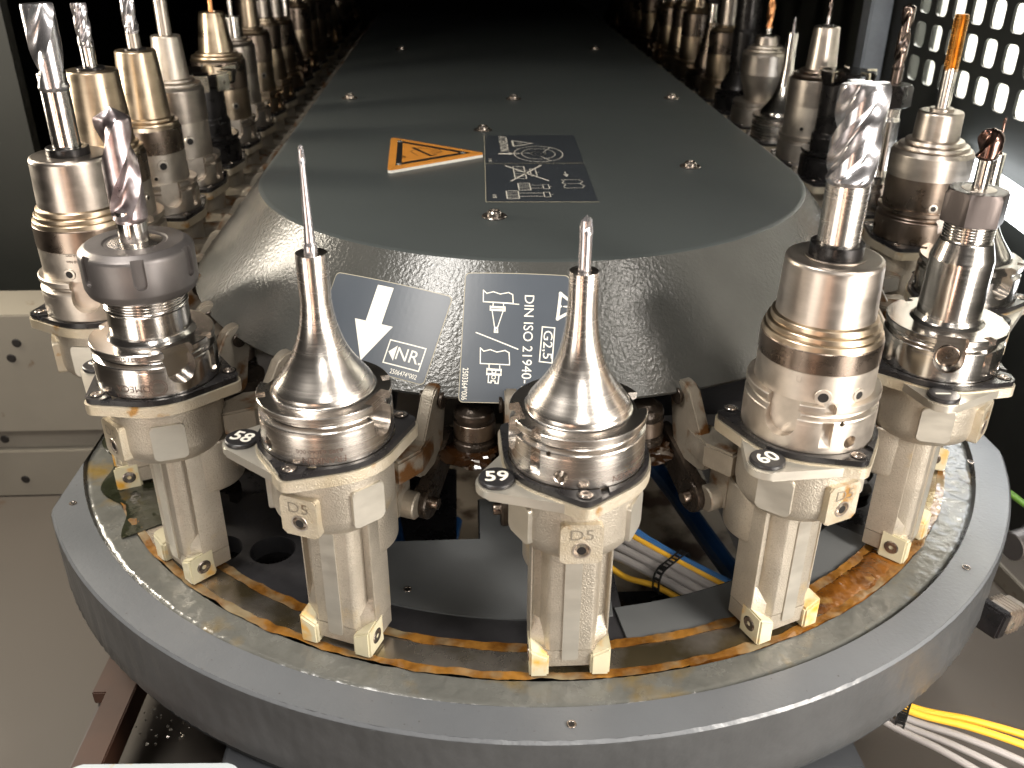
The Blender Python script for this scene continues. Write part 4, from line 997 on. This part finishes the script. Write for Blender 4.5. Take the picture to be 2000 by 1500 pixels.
# ------------------------------------------------------------------ chain links between the pots
def build_link():
    l = empty("chain_link")
    bm = bmesh.new(); lathe(bm, ch([(0, -38), (6, -38), (8.0, -40), (10.5, -41), (11.5, -44), (11.0, -46), (11.0, -58), (12.2, -59), (12.2, -64), (9, -66), (0, -66)], .5), 48); fin("roller", bm, linkm, l)
    bm = bmesh.new(); lathe(bm, ch([(11.2, -47), (11.6, -47.3), (11.6, -56), (11.2, -56.3)], .1), 48); fin("roller_sleeve", bm, darkst, l)
    for sg in (-1, 1):
        bm = bmesh.new(); mt = Matrix.Translation((sg*23, -26, -86)) @ Matrix.Rotation(sg*D(14), 4, 'Z') @ Matrix.Rotation(pi/2, 4, 'Y')
        lathe(bm, ch([(0, -4.5), (9.6, -4.5), (9.6, 4.5), (0, 4.5)], .8), 40, ax=mt)
        prism(bm, hull([(0, 0, 9.4), (-22, 30, 7.5)], 28), -3.2, 3.2, .6, mtx=mt); lk = fin("link_arm", bm, linkm, l)
        bm = bmesh.new(); lathe(bm, ch([(0, -8.5), (3.0, -8.5), (3.4, -7.5), (3.4, 7.5), (3.0, 8.5), (0, 8.5)], .3), 24, ax=mt); fin("link_pin", bm, darkst, lk)
    bm = bmesh.new(); bmesh.ops.create_uvsphere(bm, u_segments=36, v_segments=16, radius=1)
    for v in bm.verts:
        q = v.co.copy(); g = 1+.35*noise.noise(q*1.7)+.2*noise.noise(q*4); v.co = Vector((q.x*19*g, q.y*15*g-4, -66+q.z*4.6*g))
    fin("oil_blob", bm, amber, l)
    return l
link = None
for k in range(-9, 10):
    if k < 9:
        if -4 <= k < 3 or True:
            (x0, y0), a0 = potpos(k); (x1, y1), a1 = potpos(k+1)
            a = (a0+a1)/2; mx, my = (x0+x1)/2, (y0+y1)/2
            if -4 < k < 3: mx, my = 235*sin(a), -235*cos(a)
            else: mx -= 68*sin(a); my += 68*cos(a)
            c = copytree(link) if link else build_link()
            link = link or c
            c.location = Vector((mx, my, 0))*S; c.rotation_euler = (0, 0, a)
            nm = {-1: "pots 58 and 59", 0: "pots 59 and 60", -2: "pots 57 and 58", 1: "pots 60 and 1"}.get(k)
            if nm is None:
                s_ = "left" if k < 0 else "right"; i = (-k-2) if k < 0 else (k-1)
                nm = {-3: "the leftmost front pot and pot 57", -4: "the front bend and the left row", 2: "pot 1 and the rearmost pot of the right bend", 3: "the front bend and the right row"}.get(k) or "%s row pots %s and %s from the front" % (s_, ordinal(max(1, i-2)), ordinal(max(1, i-2)+1))
            tag(c, ("oily dark roller link %s" % {-1: "left of the centre pot, below the arrow sticker", 0: "right of the centre pot, above the blue air hose", -2: "hidden behind the slotted nut chuck and pot 58", 1: "deep in shade between the big satin chuck and pot 1"}[k]) if k in (-1, 0, -2, 1) else "oily dark roller link between %s" % nm, "chain link", "chain links behind the pots")

# ------------------------------------------------------------------ cables, connectors, odds and ends
def cable(pts, r, m, label, cat="cable", group=None, name="cable"):
    bm = bmesh.new(); tube(bm, pts, r, 12, 8); return tag(fin(name, bm, m), label, cat, group)
d = Vector((67, -71, 0)).normalized(); nn = Vector((71, 67, 0)).normalized()
o0 = Vector((92, -161, -215))
G1 = "cables in the bundle seen through the base opening"
for off, dz, r, m, lb in ((14, 4, 2.0, blu, "thin light blue cable on the outside of the inner bundle"), (10.4, 6, 1.7, blu, "second thin blue cable beside the light blue one in the inner bundle"),
                         (6.6, 6, 2.0, yel, "yellow cable on top of the inner bundle between blue and grey"), (2.0, 4, 3.4, gry, "grey cable next to the yellow one in the inner bundle"),
                         (-4.4, 2, 3.2, gry, "middle grey cable of the inner bundle"), (-10.8, 0, 3.2, gry, "outermost grey cable of the inner bundle"), (-12.5, -7, 2.2, yel, "yellow cable sagging below the inner bundle")):
    q = lambda t, o_=off, dz_=dz, f=1.0: tuple(o0+d*t+nn*o_*f+Vector((0, 0, dz_)))
    sagg = -6 if m is yel and off < 0 else 0
    cable([q(-110, f=.9), q(-55, f=1.25), q(-30, f=1.1, dz_=dz+sagg), q(0), q(50, f=1.1), q(95, f=1.25)], r, m, lb, "cable", G1)
bm = bmesh.new()
mt = Matrix((nn, Vector((0, 0, 1)), d)).transposed().to_4x4(); mt.translation = o0
def ladder_tie(name, mt, hw, hh, label):
    bm = bmesh.new(); n = 26
    path = rrect(2*hw, 2*hh, min(hw, hh)*.7, 5); 
    outer = path
    for z in (-3.0, 1.8): prism_ring(bm, outer, z, z+1.2, mt)
    for i in range(0, len(path), 2):
        a_, b_ = path[i], path[(i+1) % len(path)]; x, y = (a_[0]+b_[0])/2, (a_[1]+b_[1])/2; box(bm, x-.7, x+.7, y-.7, y+.7, -2.6, 2.6, mtx=mt)
    for t_ in range(1, 9):
        for sy in (-1, 1): box(bm, -hw+2*hw*t_/9-.4, -hw+2*hw*t_/9+.4, sy*hh-.5, sy*hh+.5, -2.2, 2.2, mtx=mt)
    return tag(fin(name, bm, tiem), label, "cable tie", "cable ties")
def prism_ring(bm, path, z0, z1, mt):
    n = len(path); A = []
    for s in (1.0, 1.06):
        A.append([[bm.verts.new(mt @ Vector((x*s, y*s, z))) for x, y in path] for z in (z0, z1)])
    (a0, a1), (b0, b1) = A
    for i in range(n):
        j = (i+1) % n
        bm.faces.new((a0[i], a0[j], a1[j], a1[i])); bm.faces.new((b0[i], b1[i], b1[j], b0[j]))
        bm.faces.new((a1[i], a1[j], b1[j], b1[i])); bm.faces.new((a0[i], b0[i], b0[j], a0[j]))
bm.free()
ladder_tie("cable_tie", mt, 18, 10.5, "black ladder cable tie round the bundle inside the base opening")
cable([(104, 40, -235), (122, -20, -238), (142, -95, -246), (160, -165, -250), (170, -220, -250)], 8, bluh, "dark blue air hose below the chain near pot 60", "hose", None, "air_hose")
cable([(-110, -60, -230), (-98, -130, -222), (-82, -165, -226), (-70, -130, -236), (-60, -60, -240)], 4.5, bluh, "blue hose loop in the dark opening beside pot 58", "hose", None, "air_hose")
bm = bmesh.new(); box(bm, 30, 120, -275, -150, -252, -240, 1, mtx=Matrix.Rotation(0, 4, 'Z')); tag(fin("black_duct", bm, blackox), "black cable duct under the inner cable bundle", "cable duct")
bm = bmesh.new(); box(bm, 98, 118, -238, -206, -262, -239, 1); tag(fin("red_block", bm, redm), "dark red block beneath the grey cables in the base opening", "block")
G2 = "cables leaving the base ring at the lower right"
R0 = Vector((213, -262, -250)); 
for (a1_, b1_, r, m, lb) in (((226, -259, -247), (297, -292, -246), 2.3, yel, "upper yellow cable at the lower right corner"), ((223, -263, -246), (291, -298, -247), 2.3, yel, "lower yellow cable at the lower right corner"),
                            ((219, -264, -250), (281, -303, -251), 2.3, gry, "pale grey cable just under the yellow pair"), ((215, -267, -251), (270, -308, -254), 2.2, gry, "dark grey cable in the middle of the lower right bundle"),
                            ((211, -269, -252), (258, -311, -256), 2.3, gry, "lowest grey cable of the lower right bundle")):
    A_, B_ = Vector(a1_), Vector(b1_); dd = (B_-A_)
    cable([tuple(A_-Vector((30, -24, -8))), tuple(A_), tuple(A_+dd*.5+Vector((0, 0, 2))), tuple(B_), tuple(B_+dd*.8+Vector((0, 0, -10)))], r, m, lb, "cable", G2)
dd = Vector((60, -42, 0)).normalized(); n2 = Vector((42, 60, 0)).normalized()
mt = Matrix((n2, Vector((0, 0, 1)), dd)).transposed().to_4x4(); mt.translation = Vector((221, -264, -249)); ladder_tie("cable_tie", mt, 10, 5, "black ladder cable tie round yellow and grey cables at lower right")
# connectors
c = empty("plug_connector", (286, -231, -201)); c.scale = (.72, .72, .72); tag(c, "square nickel plated plug with ribs sticking out of the ring side", "connector")
mt = Matrix.Rotation(D(28), 4, 'Z') @ Matrix.Rotation(D(12), 4, 'Y')
bm = bmesh.new(); box(bm, -2, 34, -12, 12, -11, 11, 3, mtx=mt); fin("shell", bm, plugm, c)
for i in range(4):
    bm = bmesh.new(); box(bm, 6+i*5, 8+i*5, -12.8, 12.8, -11.8, 11.8, .6, mtx=mt); fin("rib", bm, plugm, c)
bm = bmesh.new(); box(bm, -14, -1, -13.5, 13.5, -13, 13, 2, mtx=mt); fin("rubber_socket", bm, blackpl, c)
bm = bmesh.new(); box(bm, 4, 9, -13.4, -11, -6, 2, .4, mtx=mt); fin("latch", bm, chipm, c)
c = empty("round_connector", (319, -182, -184)); tag(c, "dark round cable connector below the right edge of the ring", "connector")
mt = Matrix.Rotation(D(20), 4, 'Z') @ Matrix.Rotation(pi/2, 4, 'Y')
bm = bmesh.new(); lathe(bm, ch([(0, 0), (10, 0), (10, 20), (11.5, 21), (11.5, 34), (7, 38), (7, 52), (0, 52)], .6), 40, ax=mt); fin("barrel", bm, nutm, c)
cable([(352, -60, -200), (372, -80, -205), (400, -110, -220), (440, -140, -240)], 2.6, grn, "green cable behind the right edge of the ring")
bm = bmesh.new(); box(bm, 384, 388, -300, 60, -314, -296, .8, mtx=Matrix.Translation((10, 0, 0)) @ Matrix.Rotation(D(6), 4, 'Z')); tag(fin("tray_rim", bm, beamm), kind='structure')
# lower left
bm = bmesh.new(); box(bm, -6, 12, -250, 60, -20, 0, .8, mtx=Matrix.Translation((-279, -160, -250)) @ Matrix.Rotation(D(-1), 4, 'Z')); box(bm, -16, -5, -60, 60, -12, -2, .8, mtx=Matrix.Translation((-279, -160, -250)) @ Matrix.Rotation(D(-1), 4, 'Z'))
tag(fin("steel_bar", bm, brownm), "rust brown steel bar slanting under the ring at lower left", "steel bar")
bm = bmesh.new(); box(bm, -285, -60, -170, 10, -240, -234, 1); tag(fin("dark_backing", bm, blackpl), "added black sheet that darkens the round holes of the inner plate", "dark sheet")  # black sheet added so the plate holes look dark inside
bm = bmesh.new(); box(bm, -266, 120, -420, -262, -300, -274, 1); box(bm, -294, -288, -420, -130, -300, -262, 1); tag(fin("dirty_panel", bm, mauve), "dark grime covered panel under the ring at lower left", "panel")
bm = bmesh.new(); prism(bm, rrect(78, 60, 6, 5), 0, 2.5, .4, mtx=Matrix.Translation((-197, -395, -152)) @ Matrix.Rotation(D(-2), 4, 'Z')); tag(fin("pale_plate", bm, palebl), "pale blue rounded plate cut off by the lower frame edge", "plate")
bm = bmesh.new()
for i in range(70):
    x, y = rnd.uniform(-268, -205), rnd.uniform(-245, -150); s_ = rnd.uniform(.5, 1.5)
    q = bmesh.ops.create_cone(bm, cap_ends=True, segments=5, radius1=s_, radius2=s_*.3, depth=s_*1.4)['verts']
    bmesh.ops.transform(bm, matrix=Matrix.Translation((x, y, -272.5)) @ Matrix.Rotation(rnd.uniform(0, 3), 4, 'X') @ Matrix.Rotation(rnd.uniform(0, 3), 4, 'Y'), verts=q)
tag(fin("metal_chips", bm, chipm), "scattered bright metal chips on the dark panel at lower left", "metal chips", kind='stuff')
